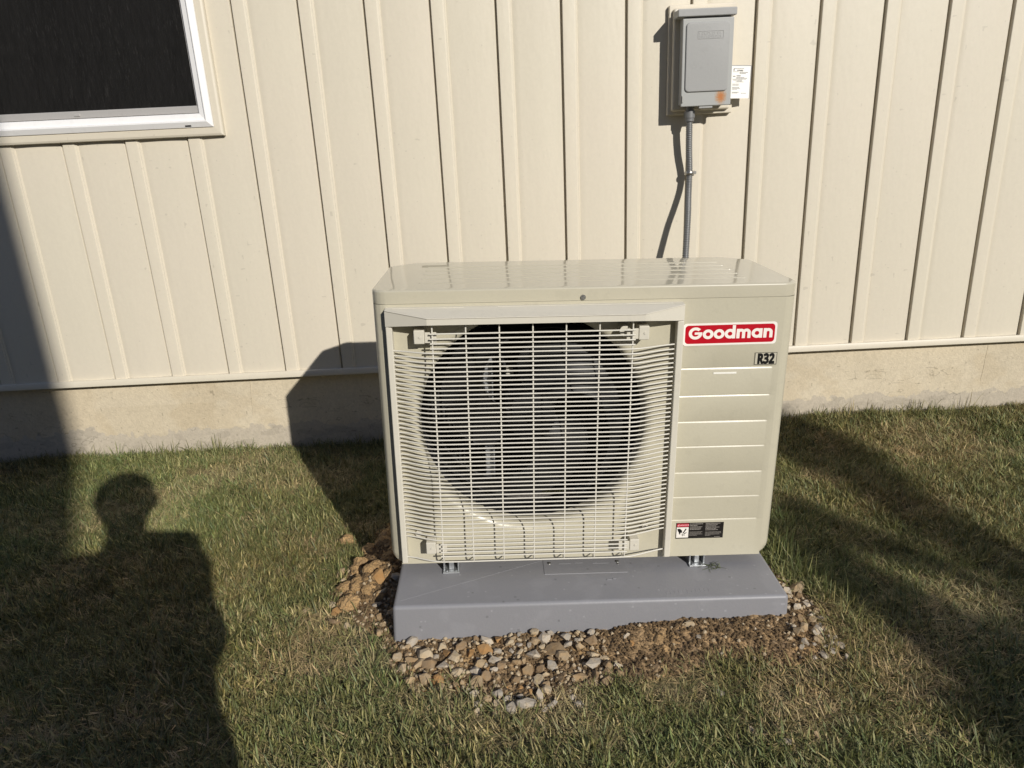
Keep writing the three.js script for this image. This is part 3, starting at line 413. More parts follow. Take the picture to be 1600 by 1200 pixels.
  const tagTex = decal(0.072, 0.098, 768, (c, W, Hh) => {
    c.fillStyle = '#f4f1ea'; c.fillRect(0, 0, W, Hh); seedState = 99; c.fillStyle = '#1c1b1a';
    const line = (x, y, w, h) => { let p = x * W; while (p < (x + w) * W) { const l = W * rr(0.008, 0.03); c.fillRect(p, y * Hh, Math.min(l, (x + w) * W - p), h * Hh * 1.35); p += l + W * 0.007; } };
    for (const a of [[0.16, 0.075, 0.5, 0.012], [0.14, 0.085, 0.05, 0.05], [0.32, 0.12, 0.3, 0.022], [0.45, 0.15, 0.18, 0.013], [0.12, 0.175, 0.3, 0.011], [0.45, 0.19, 0.42, 0.014], [0.45, 0.225, 0.32, 0.014], [0.12, 0.305, 0.14, 0.02], [0.3, 0.29, 0.22, 0.024], [0.3, 0.35, 0.4, 0.012], [0.28, 0.37, 0.58, 0.011], [0.1, 0.40, 0.7, 0.011], [0.16, 0.43, 0.45, 0.012], [0.34, 0.46, 0.26, 0.011], [0.26, 0.485, 0.42, 0.010], [0.12, 0.55, 0.34, 0.012], [0.12, 0.585, 0.32, 0.012], [0.12, 0.65, 0.36, 0.012], [0.12, 0.68, 0.4, 0.012], [0.12, 0.715, 0.26, 0.01], [0.12, 0.80, 0.36, 0.012], [0.12, 0.825, 0.28, 0.012], [0.58, 0.835, 0.26, 0.010]]) line(...a);
  });
  const pg = new THREE.BoxGeometry(0.078, 0.100, 0.001); pg.translate(0.040, 0.049, 0); { const uv = pg.attributes.uv; } mesh('card', pg, std({ map: tagTex, roughness: 0.5 }), tg, true);
  mesh('sleeve_edge', [box(-0.0015, 0.0008, -0.004, 0.100, -0.001, 0.002), box(0.0792, 0.0812, -0.002, 0.1, -0.001, 0.0012), box(0.001, 0.079, 0.0992, 0.101, -0.001, 0.0012)], std({ color: lin(0.3, 0.3, 0.31), roughness: 0.25 }), tg);
  // conduit
  const cd = thing('flexible_conduit', 'grey ribbed flexible conduit running down from the electrical box', 'conduit', [1.32, 1.16, 0.052]);
  const cv = new THREE.CatmullRomCurve3([[0, 0.0, 0], [0.001, -0.05, -0.002], [0.004, -0.11, -0.009], [0.009, -0.16, -0.018], [0.011, -0.19, -0.021], [0.009, -0.225, -0.016], [0.003, -0.27, 0.004], [-0.004, -0.32, 0.034], [-0.012, -0.39, 0.060], [-0.02, -0.47, 0.083], [-0.024, -0.56, 0.10], [-0.024, -0.66, 0.10]].map((a) => new THREE.Vector3(...a)));
  const N = 460, fr = cv.computeFrenetFrames(N), pts = cv.getSpacedPoints(N), prof2 = [0.0092, 0.0110, 0.0118, 0.0110];
  const rg2 = grid(14, N, (i, j) => { const a = i / 14 * Math.PI * 2, q = prof2[j % 4], p = pts[j], n = fr.normals[j], b = fr.binormals[j]; return [p.x + q * (Math.cos(a) * n.x + Math.sin(a) * b.x), p.y + q * (Math.cos(a) * n.y + Math.sin(a) * b.y), p.z + q * (Math.cos(a) * n.z + Math.sin(a) * b.z)]; });
  mesh('hose', rg2, std({ color: lin(0.19, 0.192, 0.19), metalness: 0.35, roughness: 0.38 }), cd);
  mesh('connector', [cyl(0, 0.002, 0, 0.0185, 0.0185, 0.022, 8), cyl(0, 0.018, 0, 0.013, 0.013, 0.02, 20), cyl(0, -0.014, 0, 0.0155, 0.015, 0.012, 20)], std({ color: lin(0.2, 0.2, 0.2), metalness: 0.3, roughness: 0.5 }), cd);
  const strap = new THREE.TorusGeometry(0.0135, 0.003, 8, 28); strap.scale(1, 1, 2.2); strap.rotateX(Math.PI / 2); strap.translate(0.011, -0.188, -0.021);
  mesh('strap', [strap, box(0.022, 0.040, -0.194, -0.182, -0.043, -0.040, 0.001), cyl(0.033, -0.188, -0.036, 0.0058, 0.0064, 0.008, 10, 'z')], mScrew, cd);
}

// ------------------------------------------------------------------ soil, stones, clods
const soilTex = dataTex(1024, (u, v) => {
  const a = fbm(u * 10, v * 10, 3, 4, 10), f = fbm(u * 120, v * 120, 8, 3, 120), k = 0.7 + 0.75 * (f - 0.35), t = sst(0.4, 0.66, a);
  const e = sst(0.58, 0.7, fbm(u * 14, v * 14, 44, 3, 14)); return [(0.41 + 0.06 * t - 0.09 * e) * k, (0.272 + 0.03 * t - 0.055 * e) * k, (0.138 - 0.015 * e) * k];
}, true, 1.1);
const mSoil = std({ map: soilTex, bumpMap: noiseBump, bumpScale: 0.005, roughness: 1 });
const soilH = (x, z) => { const m = soilMask(x, z); const l = 0.014 * (fbm(x * 20, z * 20, 501, 3) - 0.42) + 0.006 * (fbm(x * 70, z * 70, 507, 2) - 0.45) + 0.004 * Math.max(0, vn(x * 150, z * 150, 511) - 0.45); const front = sst(1.34, 1.2, z) * 0.014 * sst(0.8, 0.95, x) + 0.03 * sst(0.45, 0.34, x) * sst(0.2, 0.28, x) * sst(1.1, 0.98, z); return gh(x, z) + 0.004 + (m > 0 ? l * sst(0, 0.03, m) + front * sst(0, 0.06, m) : -0.05 * sst(0, -0.03, m)); };
const soil = new THREE.Group(); soil.name = 'soil_patch'; soil.userData = { kind: 'structure', label: 'bare brown soil and gravel patch around the grey pad', category: 'soil' }; scene.add(soil);
{
  const nx = 300, nz = 240, x0 = 0.10, x1 = 1.48, z0 = 0.45, z1 = 1.50;
  const g = grid(nx, nz, (i, j) => { const x = x0 + (x1 - x0) * i / nx, z = z0 + (z1 - z0) * j / nz; return [x, soilH(x, z) - (inPad(x, z, -0.02) ? 0.06 : 0), z]; });
  const uv = new Float32Array(g.attributes.position.count * 2); for (let i = 0; i < uv.length / 2; i++) { uv[2 * i] = g.attributes.position.getX(i); uv[2 * i + 1] = g.attributes.position.getZ(i); }
  g.setAttribute('uv', new THREE.BufferAttribute(uv, 2)); const m = new THREE.Mesh(g, mSoil); m.name = 'soil'; m.castShadow = m.receiveShadow = true; soil.add(m);
  // stones
  const stoneTex = dataTex(512, (u, v) => { const a = fbm(u * 6, v * 6, 3, 4, 6), f = vn(u * 90, v * 90, 5, 90), k = 0.72 + 0.5 * a + 0.16 * (f - 0.5), r = fbm(u * 3, v * 3, 66, 3, 3); const t = sst(0.5, 0.68, r); return [0.8 * k, 0.8 * k * (1 - 0.12 * t), 0.8 * k * (1 - 0.3 * t)]; }, true, 9);
  const tones = [[0.44, 0.33, 0.20], [0.37, 0.26, 0.145], [0.56, 0.49, 0.39], [0.44, 0.39, 0.32], [0.43, 0.25, 0.10], [0.53, 0.43, 0.29], [0.32, 0.225, 0.13]].map(([r2, g2, b2]) => std({ color: lin(r2, g2, b2), map: stoneTex, bumpMap: noiseBump, bumpScale: 0.0012, roughness: 0.9 }));
  seedState = 555; const shapes = [];
  for (let i = 0; i < 22; i++) { const p = [], fx = rr(0.75, 1.2), fy = rr(0.55, 0.85), fz = rr(0.7, 1.05); const nk = 15 + (i % 4) * 4; for (let k = 0; k < nk; k++) { const v = new THREE.Vector3(rr(-1, 1), rr(-1, 1), rr(-1, 1)); if (v.length() < 0.2) { k--; continue; } v.normalize().multiplyScalar(rr(0.86, 1.06)); p.push(new THREE.Vector3(v.x * fx, v.y * fy, v.z * fz)); } const c = new ConvexGeometry(p); c.computeVertexNormals(); shapes.push(planar(toCreasedNormals(c, 0.3)).scale(1, 1, 1)); }
  const uvs = shapes.map((s) => { const u = s.attributes.uv; for (let i = 0; i < u.count; i++) u.setXY(i, u.getX(i) * 0.02, u.getY(i) * 0.02); });
  const placed = []; let n = 0;
  const put = (x, z, r2, tone, sink = 0.3) => { const s = shared('stone', shapes[Math.floor(rnd() * shapes.length)], tones[tone], soil); s.position.set(x, Math.max(soilH(x, z), gh(x, z)) + r2 * (0.62 - sink), z); s.rotation.set(rr(-0.6, 0.6), rnd() * 6.28, rr(-0.6, 0.6)); s.scale.set(r2 * rr(0.85, 1.3), r2 * rr(0.7, 1.05), r2 * rr(0.75, 1.15)); placed.push([x, z, r2]); n++; };
  const scatter = (count, x0b, x1b, z0b, z1b, ra, rb, pick, dens = () => 1, sink = 0.3, gap = 0.85) => { let tries = 0, c = 0; while (c < count && tries < count * 60) { tries++; const x = rr(x0b, x1b), z = rr(z0b, z1b), r2 = ra + (rb - ra) * Math.pow(rnd(), 1.6); if (rnd() > dens(x, z) || inPad(x, z, r2 * 0.7)) continue; if (placed.some(([a, b2, q]) => Math.hypot(a - x, b2 - z) < (q + r2) * gap)) continue; put(x, z, r2, pick(), sink); c++; } };
  const warm = () => [0, 0, 1, 1, 5, 5, 2, 6, 6, 4, 3, 0][Math.floor(rnd() * 12)], pale = () => [2, 2, 3, 3, 5, 0][Math.floor(rnd() * 6)];
  const inS = (x, z) => soilMask(x, z) > -0.005 ? 1 : 0;
  scatter(34, 0.37, 0.83, 1.19, 1.36, 0.016, 0.025, warm, inS, 0.42, 0.74);
  scatter(20, 0.56, 0.84, 1.19, 1.27, 0.009, 0.017, pale, inS, 0.15, 0.75);
  scatter(120, 0.35, 0.86, 1.175, 1.40, 0.006, 0.017, warm, inS, 0.35, 0.68);
  scatter(14, 0.56, 0.78, 1.38, 1.45, 0.010, 0.02, pale, () => 1, 0.2);
  scatter(18, 1.285, 1.365, 1.08, 1.33, 0.010, 0.020, () => rnd() < 0.65 ? pale() : warm(), () => 1, 0.35, 0.78);
  scatter(22, 1.28, 1.375, 1.06, 1.34, 0.006, 0.013, pale, () => 1, 0.3, 0.75);
  scatter(15, 0.20, 0.36, 0.98, 1.2, 0.013, 0.024, warm, () => 1, 0.3, 0.8);
  scatter(24, 0.84, 1.30, 1.22, 1.37, 0.006, 0.017, warm, inS, 0.6);
  scatter(4, 0.95, 1.27, 1.40, 1.56, 0.010, 0.02, pale, () => 1, 0.4);
  scatter(6, 0.05, 0.2, 0.7, 1.1, 0.010, 0.018, warm, () => 1, 0.3);
  // clods
  const clodShape = []; for (let i = 0; i < 5; i++) { const g2 = new THREE.IcosahedronGeometry(1, 5), p = g2.attributes.position; for (let k = 0; k < p.count; k++) { const x = p.getX(k), y = p.getY(k), z = p.getZ(k), d = 0.62 + 0.6 * fbm(x * 1.9 + i * 9, y * 1.9 + z * 1.7, 31, 3) + 0.34 * (fbm(x * 5 + i * 3, y * 5 + z * 4.3, 37, 3) - 0.5); p.setXYZ(k, x * d, y * d * 0.72, z * d); } g2.computeVertexNormals(); const q = planar(g2); const u = q.attributes.uv; for (let k = 0; k < u.count; k++) u.setXY(k, u.getX(k) * 0.05, u.getY(k) * 0.05); clodShape.push(q); }
  const clods = [[0.172, 0.735, 0.026, 1], [0.236, 1.055, 0.030, 1], [0.215, 0.985, 0.022, 1]]; for (let i = 0; i < 70; i++) { const x = rr(0.215, 0.355), z = rr(0.62, 1.06); if (soilMask(x, z) > -0.01) clods.push([x, z, 0.007 + 0.02 * Math.pow(rnd(), 1.7), rr(0.7, 1.1)]); }
  for (const [x, z, r2] of clods) { const s = shared('soil_clod', clodShape[Math.floor(rnd() * 5)], mSoil, soil); s.position.set(x, Math.max(soilH(x, z), gh(x, z)) + r2 * 0.22, z); s.rotation.set(rr(-0.4, 0.4), rnd() * 6, rr(-0.4, 0.4)); s.scale.setScalar(r2); }
  // crumbs and grit
  const crumbs = new THREE.InstancedMesh(planar(new THREE.IcosahedronGeometry(1, 0)), mSoil, 20000), grit = new THREE.InstancedMesh(shapes[2], tones[5], 700), M = new THREE.Matrix4(), q = new THREE.Quaternion(), e2 = new THREE.Euler(); let c = 0, tries = 0;
  while (c < 20000 && tries++ < 200000) { const x = rr(0.15, 1.42), z = rr(0.55, 1.45); if (soilMask(x, z) < -0.012 || inPad(x, z, 0.004)) continue; const s = 0.0009 + 0.0042 * Math.pow(rnd(), 3); q.setFromEuler(e2.set(rnd() * 6, rnd() * 6, rnd() * 6)); M.compose(new THREE.Vector3(x, soilH(x, z) + s * 0.4, z), q, new THREE.Vector3(s, s * rr(0.6, 1), s * rr(0.7, 1.2))); crumbs.setMatrixAt(c++, M); } crumbs.count = c;
  c = 0; tries = 0; while (c < 700 && tries++ < 200000) { const x = rr(0.2, 1.42), z = rr(0.9, 1.45); if (soilMask(x, z) < -0.02 || inPad(x, z, 0.004)) continue; if (x > 0.86 && x < 1.26 && rnd() > 0.08) continue; const s = rr(0.0025, 0.006); q.setFromEuler(e2.set(rnd() * 6, rnd() * 6, rnd() * 6)); M.compose(new THREE.Vector3(x, soilH(x, z) + s * 0.6, z), q, new THREE.Vector3(s, s, s)); grit.setMatrixAt(c++, M); } grit.count = c;
  crumbs.name = 'soil_crumbs'; grit.name = 'grit'; for (const m2 of [crumbs, grit]) { m2.userData.kind = 'stuff'; m2.castShadow = m2.receiveShadow = true; soil.add(m2); }
}

// ------------------------------------------------------------------ grass
{
  seedState = 20202;
  const bladeAt = (P, C, bx, bz, len, wid, az, lean, curl, tint, tw = 0) => {
    const dx = Math.cos(az), dz = Math.sin(az), sx = -Math.sin(az + tw), sz = Math.cos(az + tw), S = 3; const row = [];
    for (let k = 0; k <= S; k++) { const t = k / S, a = lean + curl * t, h = len * (t - 0.10 * t * t) * Math.cos(a), o = len * t * Math.sin(a), w = wid * (k === S ? 0 : 1 - 0.25 * t); row.push([[bx + dx * o + sx * w, h, bz + dz * o + sz * w], [bx + dx * o - sx * w, h, bz + dz * o - sz * w]]); }
    for (let k = 0; k < S; k++) { const [a, b] = row[k], [c, d] = row[k + 1]; P.push(...a, ...b, ...c); if (k < S - 1) P.push(...b, ...d, ...c); const m = k < S - 1 ? 6 : 3; for (let i = 0; i < m; i++) C.push(...tint); }
  };
  const tuft = (n, rad, l0, l1, leanMin, leanMax, straw) => { const P = [], C = []; for (let i = 0; i < n; i++) { const a = rnd() * 6.28, r2 = Math.sqrt(rnd()) * rad, br = rr(0.72, 1.3), st = rnd() < straw; const tint = st ? [br * 1.8, br * 1.55, br * 1.9] : [br * rr(0.85, 1.15), br, br * rr(0.8, 1.2)]; bladeAt(P, C, Math.cos(a) * r2, Math.sin(a) * r2, rr(l0, l1), 0.0006 + 0.001 * rnd() * (0.5 + rnd()), rnd() * 6.28, rr(leanMin, leanMax), rr(-0.2, 0.7), tint, rr(-0.9, 0.9)); } const g = new THREE.BufferGeometry(); g.setAttribute('position', new THREE.Float32BufferAttribute(P, 3)); g.setAttribute('color', new THREE.Float32BufferAttribute(C, 3)); g.computeVertexNormals(); return g; };
  const mG = std({ color: 0xffffff, vertexColors: true, roughness: 0.62 });
  const kinds = []; for (let i = 0; i < 6; i++) kinds.push(tuft(18, 0.022, 0.016, 0.047, 0.2, 1.25, 0.33)); for (let i = 0; i < 2; i++) kinds.push(tuft(14, 0.026, 0.02, 0.06, 0.8, 1.5, 0.92));
  const tall = []; for (let i = 0; i < 3; i++) tall.push(tuft(7, 0.018, 0.05, 0.105, 0.1, 0.75, 0.2));
  const lists = kinds.map(() => []), tlists = tall.map(() => []);
  const dryAt = (x, z) => { let d = sst(0.52, 0.70, fbm(x * 3.2 + 7, z * 4.2, 601, 3)) * 0.75 + 0.35 * sst(0.5, 0.75, fbm(x * 12, z * 12, 605, 2)); for (const [a, b, r2, k] of [[2.15, 0.28, 0.22, 0.4], [1.73, 1.2, 0.16, 0.9], [-0.35, 0.08, 0.2, 0.7], [1.0, 1.37, 0.12, 1], [1.21, 1.49, 0.14, 0.8], [0.45, 1.38, 0.09, 0.9], [1.48, 1.40, 0.15, 0.7], [0.75, 1.45, 0.15, 0.6], [1.5, 0.62, 0.12, 0.6]]) d += k * sst(r2, r2 * 0.3, Math.hypot(x - a, z - b)); return clamp(d); };
  const add = (L, x, z, s, bare) => L.push([x, gh(x, z) - 0.002, z, s, bare]);
  const N = 82000; let made = 0, tries = 0;
  while (made < N && tries++ < N * 4) {
    const x = rr(-2.7, 4.5), z = -0.012 + Math.pow(rnd(), 1.0) * 3.1;
    if (x < -1.9 || x > 3.1 || z > 1.9) { if (rnd() > 0.35) continue; }
    if (inPad(x, z, 0.006)) continue; const sm = soilMask(x, z); if (sm > 0.05 || (sm > 0.008 && rnd() > 0.10) || (sm > -0.03 && rnd() < 0.35 + sm * 10)) continue;
    const d = dryAt(x, z), k = rnd() < 0.08 + d * 0.6 ? 6 + Math.floor(rnd() * 2) : Math.floor(rnd() * 6); add(lists[k], x, z, rr(0.6, 1.2) * (0.68 + 0.6 * fbm(x * 5, z * 5, 611, 2)), d); made++;
  }
  for (let i = 0; i < 900; i++) { const x = rr(-2.6, 4.4); if (vn(x * 7, 2, 77) < 0.45) continue; add(tlists[i % 3], x, rr(-0.012, 0.07), rr(0.5, 1), 0.3); }
  for (let i = 0; i < 260; i++) { const x = rr(-2.2, 3.6), z = rr(0.1, 2.2); if (inPad(x, z, 0.03) || soilMask(x, z) > -0.03) continue; add(tlists[i % 3], x, z, rr(0.45, 0.75), 0.4); }
  for (let i = 0; i < 60; i++) add(tlists[i % 3], 1.37 + rr(-0.05, 0.06), 0.97 + rr(-0.12, 0.1), rr(0.7, 1.05), 0.05);
  for (let i = 0; i < 60; i++) add(tlists[i % 3], 1.44 + rr(-0.05, 0.06), 1.2 + rr(-0.15, 0.15), rr(0.6, 0.9), 0.05);
  const lawn = new THREE.Group(); lawn.name = 'lawn_grass'; lawn.userData = { kind: 'stuff', label: 'mown green lawn grass with dry straw coloured patches', category: 'grass' }; scene.add(lawn);
  const M = new THREE.Matrix4(), q = new THREE.Quaternion(), up = new THREE.Vector3(0, 1, 0), C = new THREE.Color();
  const make = (g, L, isStraw) => { const m = new THREE.InstancedMesh(g, mG, L.length); L.forEach(([x, y, z, s, d], i) => { q.setFromAxisAngle(up, rnd() * 6.28); M.compose(new THREE.Vector3(x, y, z), q, new THREE.Vector3(s, s * rr(0.8, 1.15), s)); m.setMatrixAt(i, M); const b = rr(0.75, 1.3), w = isStraw ? 0.5 + 0.45 * rnd() : clamp(0.04 + 0.75 * d * rnd() + 0.22 * rnd()); const gn = fbm(x * 2.3 + 3, z * 2.3, 641, 2) - 0.5; C.setRGB((0.126 + 0.152 * w - 0.055 * gn) * b, (0.144 + 0.094 * w + 0.01 * gn) * b, (0.041 + 0.062 * w) * b); m.setColorAt(i, C); }); m.name = 'grass_blades'; m.userData.kind = 'stuff'; m.castShadow = m.receiveShadow = true; lawn.add(m); };
  kinds.forEach((g, i) => make(g, lists[i], i > 5)); tall.forEach((g, i) => make(g, tlists[i], false));
  // cut grass lying on the pad by the foot
  seedState = 88; const P = [], Cc = []; for (let i = 0; i < 26; i++) bladeAt(P, Cc, rr(-0.014, 0.03), rr(-0.012, 0.008), rr(0.012, 0.032), rr(0.0006, 0.0011), rnd() * 6.28, rr(1.0, 1.5), rr(0, 0.3), (() => { const b = rr(0.6, 1.4); return [0.11 * b, 0.13 * b, 0.06 * b]; })(), rr(-0.6, 0.6));
  const g = new THREE.BufferGeometry(); g.setAttribute('position', new THREE.Float32BufferAttribute(P, 3)); g.setAttribute('color', new THREE.Float32BufferAttribute(Cc, 3)); g.computeVertexNormals();
  const m = new THREE.Mesh(g, std({ vertexColors: true, roughness: 0.7 })); m.name = 'grass_clippings'; m.castShadow = true; m.position.set(0.314, -0.0245, 0.016).applyMatrix4(unitM); m.userData = { kind: 'stuff', label: 'small wisp of cut grass on the pad beside the right foot', category: 'grass clippings' }; scene.add(m);
}

// ------------------------------------------------------------------ what stands behind the camera and casts the shadows
{
  // neighbouring house
  const nh = thing('neighbour_house', 'tan neighbouring house with gable roof standing across the yard', 'house', [-1.96, 0, 8]);
  const mN = std({ map: paintTex(0.42, 0.37, 0.30, 8), roughness: 0.8 });
  mesh('wall', [box(-5.5, 5.21, 0, 6.3, 0, 0.2), box(-5.5, -5.3, 0, 6.3, 0.21, 7), box(5.01, 5.21, 0, 6.3, 0.21, 7), box(-5.29, 5.0, 0, 6.3, 6.8, 7)], mN, nh);
  mesh('roof', quads([[[-5.7, 6.2, -0.03], [5.24, 6.2, -0.03], [5.24, 8.2, 3.5], [-5.7, 8.2, 3.5]], [[-5.7, 8.2, 3.5], [5.24, 8.2, 3.5], [5.24, 6.2, 7.03], [-5.7, 6.2, 7.03]]]), std({ color: lin(0.07, 0.065, 0.06), roughness: 0.95 }), nh);
  for (const [x, y] of [[-3.5, 0.9], [0.5, 0.9], [-3.5, 3.9], [0.5, 3.9], [3.4, 3.9]]) { const w = sub('window', nh); mesh('window_frame', [box(x - 0.05, x, y, y + 1.3, -0.06, -0.002), box(x + 1, x + 1.05, y, y + 1.3, -0.06, -0.002), box(x, x + 1, y - 0.05, y, -0.06, -0.002), box(x, x + 1, y + 1.3, y + 1.35, -0.06, -0.002)], mFrame, w); mesh('pane', box(x, x + 1, y, y + 1.3, -0.03, -0.02), phy({ color: lin(0.03, 0.035, 0.04), roughness: 0.06 }), w); }
  // young tree with three leaders
  const tr = thing('young_tree', 'young leafy tree with forked limbs standing in the sun across the lawn', 'tree', [4.45, 0, 6]);
  const mBark = std({ color: lin(0.13, 0.10, 0.075), roughness: 0.95 });
  const TX = (xp) => xp + 3.198 - 4.45, TY = (zg) => (6 - zg) * 0.5568;
  mesh('trunk', [tube([[0, 0, 0], [0.03, 0.7, 0.02], [-0.02, 1.4, 0], [TX(1.2), 2.0, 0], [TX(1.2), TY(1.6), 0]], 0.075, 24, 10)], mBark, tr);
  const limbs = [[[1.2, 1.6], [1.36, 1.1], [1.42, 0.8], [1.55, 0.5], [1.66, 0.12]], [[1.2, 1.6], [1.2, 1.1], [1.17, 0.66]], [[1.2, 1.6], [1.0, 1.35], [0.95, 1.1], [1.0, 0.78]]];
  limbs.forEach((l) => mesh('limb', [tube(l.map(([a, b]) => [TX(a), TY(b), rr(-0.05, 0.05)]), 0.028, 20, 8)], mBark, tr));
  seedState = 707; const leaf = new THREE.BufferGeometry(); leaf.setAttribute('position', new THREE.Float32BufferAttribute([0, 0, 0, 0.016, 0.02, 0.003, 0, 0.052, 0, 0, 0, 0, 0, 0.052, 0, -0.016, 0.02, 0.003], 3)); leaf.computeVertexNormals();
  const blobs = [[1.66, 0.10, 0.13], [1.64, 0.22, 0.16], [1.58, 0.36, 0.13], [1.53, 0.52, 0.085], [1.47, 0.66, 0.075], [1.42, 0.80, 0.075], [1.38, 0.95, 0.085], [1.38, 1.07, 0.09], [1.40, 1.18, 0.10], [1.17, 0.68, 0.05], [1.18, 0.80, 0.055], [1.2, 0.92, 0.04], [1.02, 0.82, 0.06], [0.99, 0.92, 0.075], [0.96, 1.05, 0.075], [0.94, 1.2, 0.085], [0.95, 1.33, 0.11], [0.95, 1.45, 0.14], [0.93, 1.6, 0.18], [0.92, 1.40, 0.12], [0.87, 1.52, 0.17], [0.86, 1.66, 0.2], [0.9, 1.85, 0.25], [1.08, 1.55, 0.18], [1.25, 1.55, 0.18], [1.45, 1.5, 0.18], [1.12, 1.42, 0.13], [1.3, 1.45, 0.15], [1.5, 1.42, 0.15], [1.65, 1.30, 0.12], [1.2, 1.65, 0.2], [1.45, 1.65, 0.2], [1.7, 1.6, 0.2], [1.85, 1.85, 0.25], [1.0, 1.9, 0.22], [1.4, 1.95, 0.28]];
  const L = []; for (const [xp, zg, r2] of blobs) { const n = Math.round(9000 * r2 * r2 + 90); for (let i = 0; i < n; i++) { const v = new THREE.Vector3(rr(-1, 1), rr(-1, 1), rr(-1, 1)); if (v.length() > 1) { i--; continue; } L.push([TX(xp) + v.x * r2, TY(zg) + v.y * r2 * 0.75, v.z * r2]); } }
  const im = new THREE.InstancedMesh(leaf, std({ color: 0xffffff, roughness: 0.6 }), L.length), M = new THREE.Matrix4(), q = new THREE.Quaternion(), e = new THREE.Euler(), C = new THREE.Color();
  L.forEach((p, i) => { q.setFromEuler(e.set(rnd() * 6, rnd() * 6, rnd() * 6)); const s = rr(0.8, 1.5); M.compose(new THREE.Vector3(...p), q, new THREE.Vector3(s, s, s)); im.setMatrixAt(i, M); const b = rr(0.7, 1.3); im.setColorAt(i, C.setRGB(0.06 * b, 0.085 * b, 0.025 * b)); }); im.name = 'crown'; im.castShadow = true; im.userData.kind = 'stuff'; tr.add(im);
  // the photographer
  const pr = thing('person', 'person in dark clothes on the lawn holding a phone at chest height', 'person', [0.70, 0, 2.95]);
  const body = (bones, lo, hi, cell, k = 0.03) => {
    const size = Math.max(hi[0] - lo[0], hi[1] - lo[1], hi[2] - lo[2]), n = Math.ceil(size / cell), mc = new MarchingCubes(n, new THREE.MeshStandardMaterial(), false, false, 400000); mc.isolation = 0;
    const cx = (lo[0] + hi[0]) / 2, cyy = (lo[1] + hi[1]) / 2, cz = (lo[2] + hi[2]) / 2, half = size / 2, B = bones.map(([a, b, ra, rb]) => ({ a: new THREE.Vector3(...a), d: new THREE.Vector3(...b).sub(new THREE.Vector3(...a)), ra, rb }));
    const p = new THREE.Vector3(), w = new THREE.Vector3();
    for (let z = 0; z < n; z++) for (let y = 0; y < n; y++) for (let x = 0; x < n; x++) {
      p.set(cx + ((x / n) * 2 - 1) * half, cyy + ((y / n) * 2 - 1) * half, cz + ((z / n) * 2 - 1) * half); let acc = 1e3;
      for (const o of B) { w.copy(p).sub(o.a); const t = clamp(w.dot(o.d) / Math.max(1e-9, o.d.lengthSq())); const dd = Math.sqrt(Math.max(0, w.addScaledVector(o.d, -t).lengthSq())) - (o.ra + (o.rb - o.ra) * t); const h = Math.max(k - Math.abs(acc - dd), 0) / k; acc = Math.min(acc, dd) - h * h * k * 0.25; }
      mc.field[z * n * n + y * n + x] = -acc;
    }
    mc.update(); const c = mc.count, g = new THREE.BufferGeometry(); g.setAttribute('position', new THREE.BufferAttribute(mc.positionArray.slice(0, c * 3), 3)); g.setAttribute('normal', new THREE.BufferAttribute(mc.normalArray.slice(0, c * 3), 3)); g.scale(half, half, half); g.translate(cx, cyy, cz); return g;
  };
  const bones = [];
  const bn = (a, b, ra, rb) => bones.push([a, b, ra, rb ?? ra]);
  bn([0, 0.80, 0], [0, 0.98, 0], 0.105, 0.10); bn([-0.11, 0.80, 0], [0.038, 0.80, 0], 0.10); bn([-0.10, 0.9, 0], [0.060, 0.915, 0], 0.10); bn([-0.11, 0.60, 0], [0.03, 0.60, 0], 0.095); bn([-0.07, 1.02, 0], [0.06, 1.02, 0], 0.10); bn([0, 0.98, 0], [0, 1.14, 0.0], 0.105, 0.10); bn([-0.06, 1.12, 0], [0.06, 1.12, 0], 0.10); bn([-0.135, 1.165, 0], [0.165, 1.185, 0], 0.052); bn([0, 1.15, 0], [0, 1.33, -0.01], 0.066, 0.056);
  for (const s of [-1, 1]) { bn([s * 0.075, 0.78, 0], [s * 0.085, 0.43, 0.01], 0.085, 0.056); bn([s * 0.085, 0.43, 0.01], [s * 0.09, 0.08, 0.02], 0.055, 0.038); bn([s * 0.09, 0.045, 0.035], [s * 0.10, 0.03, -0.13], 0.04, 0.03); bn([s * (s > 0 ? 0.175 : 0.15), 1.175, 0], [s * 0.152 - (s < 0 ? 0.04 : 0), 1.0, -0.03], 0.046, 0.04); bn([s * 0.152 - (s < 0 ? 0.04 : 0), 1.0, -0.03], [s * 0.085 - 0.035, 1.06, -0.245], 0.04, 0.027); }
  const torso = body(bones, [-0.35, -0.02, -0.35], [0.35, 1.42, 0.25], 0.0135, 0.05);
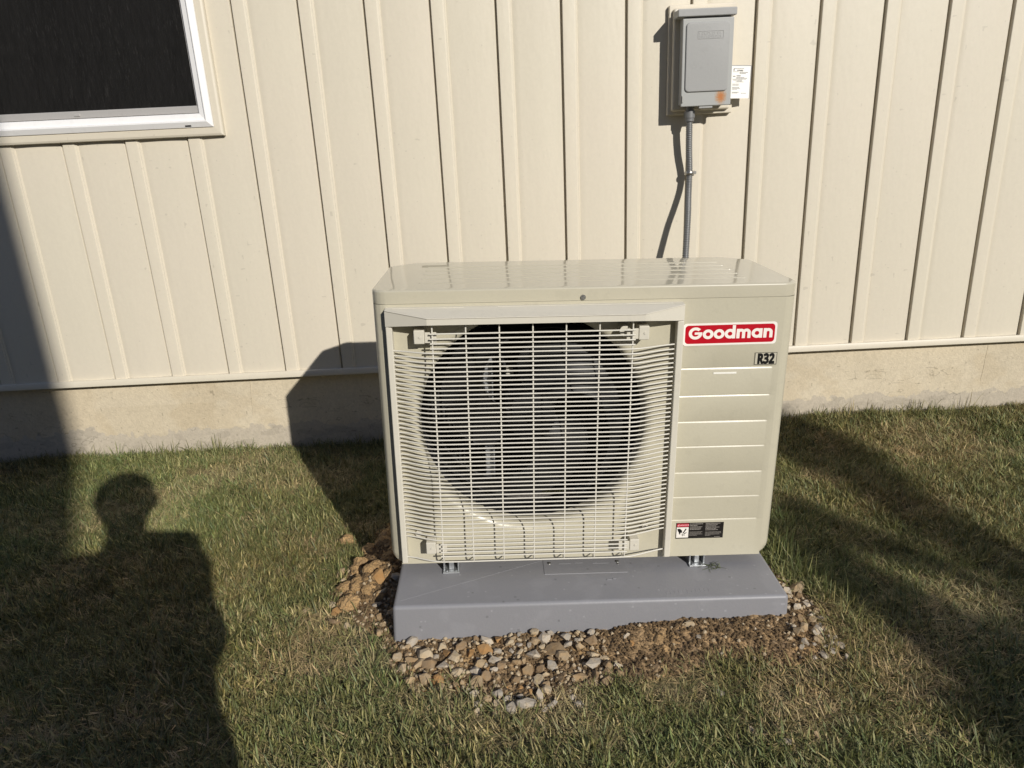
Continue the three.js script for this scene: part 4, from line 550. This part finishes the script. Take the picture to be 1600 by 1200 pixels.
  const head = body([[[0, 1.43, 0], [0, 1.452, 0], 0.096, 0.096], [[0, 1.44, -0.02], [0, 1.37, -0.05], 0.07, 0.045], [[0, 1.43, -0.105], [0, 1.41, -0.118], 0.012, 0.014], [[-0.098, 1.43, 0], [-0.10, 1.41, 0.0], 0.016, 0.012], [[0.098, 1.43, 0], [0.10, 1.41, 0], 0.016, 0.012], [[0, 1.36, -0.01], [0, 1.33, -0.01], 0.052, 0.05], [[-0.03, 1.385, -0.098], [0.03, 1.385, -0.098], 0.008, 0.008]], [-0.15, 1.27, -0.15], [0.15, 1.57, 0.15], 0.006, 0.02); head.translate(0.015, 0, 0);
  const hands = []; for (const s of [-1, 1]) { const hx = -0.035 + s * 0.085; const hb = [[[hx, 1.06, -0.245], [hx - s * 0.012, 1.09, -0.275], 0.024, 0.026]]; for (let f = 0; f < 4; f++) { const y = 1.062 + f * 0.017, l = [0.8, 0.95, 1, 0.9][f]; hb.push([[hx - s * 0.008, y, -0.275], [hx + s * 0.004, y + 0.002, -0.302 * 1], 0.0088, 0.008], [[hx + s * 0.004, y + 0.002, -0.302], [hx - s * 0.022 * l, y + 0.003, -0.312], 0.008, 0.0068]); } hb.push([[hx - s * 0.01, 1.07, -0.255], [hx - s * 0.03, 1.10, -0.268], 0.0095, 0.008], [[hx - s * 0.03, 1.10, -0.268], [hx - s * 0.036, 1.122, -0.272], 0.008, 0.007]); hands.push(body(hb, [hx - 0.06, 1.02, -0.34], [hx + 0.06, 1.14, -0.22], 0.0035, 0.006)); }
  mesh('body', [torso, head, ...hands], std({ color: lin(0.07, 0.065, 0.07), roughness: 0.9 }), pr);
  const ph = thing('phone', 'black phone held by the person in both hands', 'phone', [0.665, 1.10, 2.650]); ph.rotation.set(-0.32, 0, -0.047); mesh('phone_body', box(-0.075, 0.075, -0.036, 0.036, 0, 0.008, 0.003), mBlack, ph); mesh('screen', box(-0.072, 0.072, -0.033, 0.033, 0.0082, 0.0086), phy({ color: lin(0.02, 0.02, 0.022), roughness: 0.08 }), ph);
}
renderer.render(scene, camera);
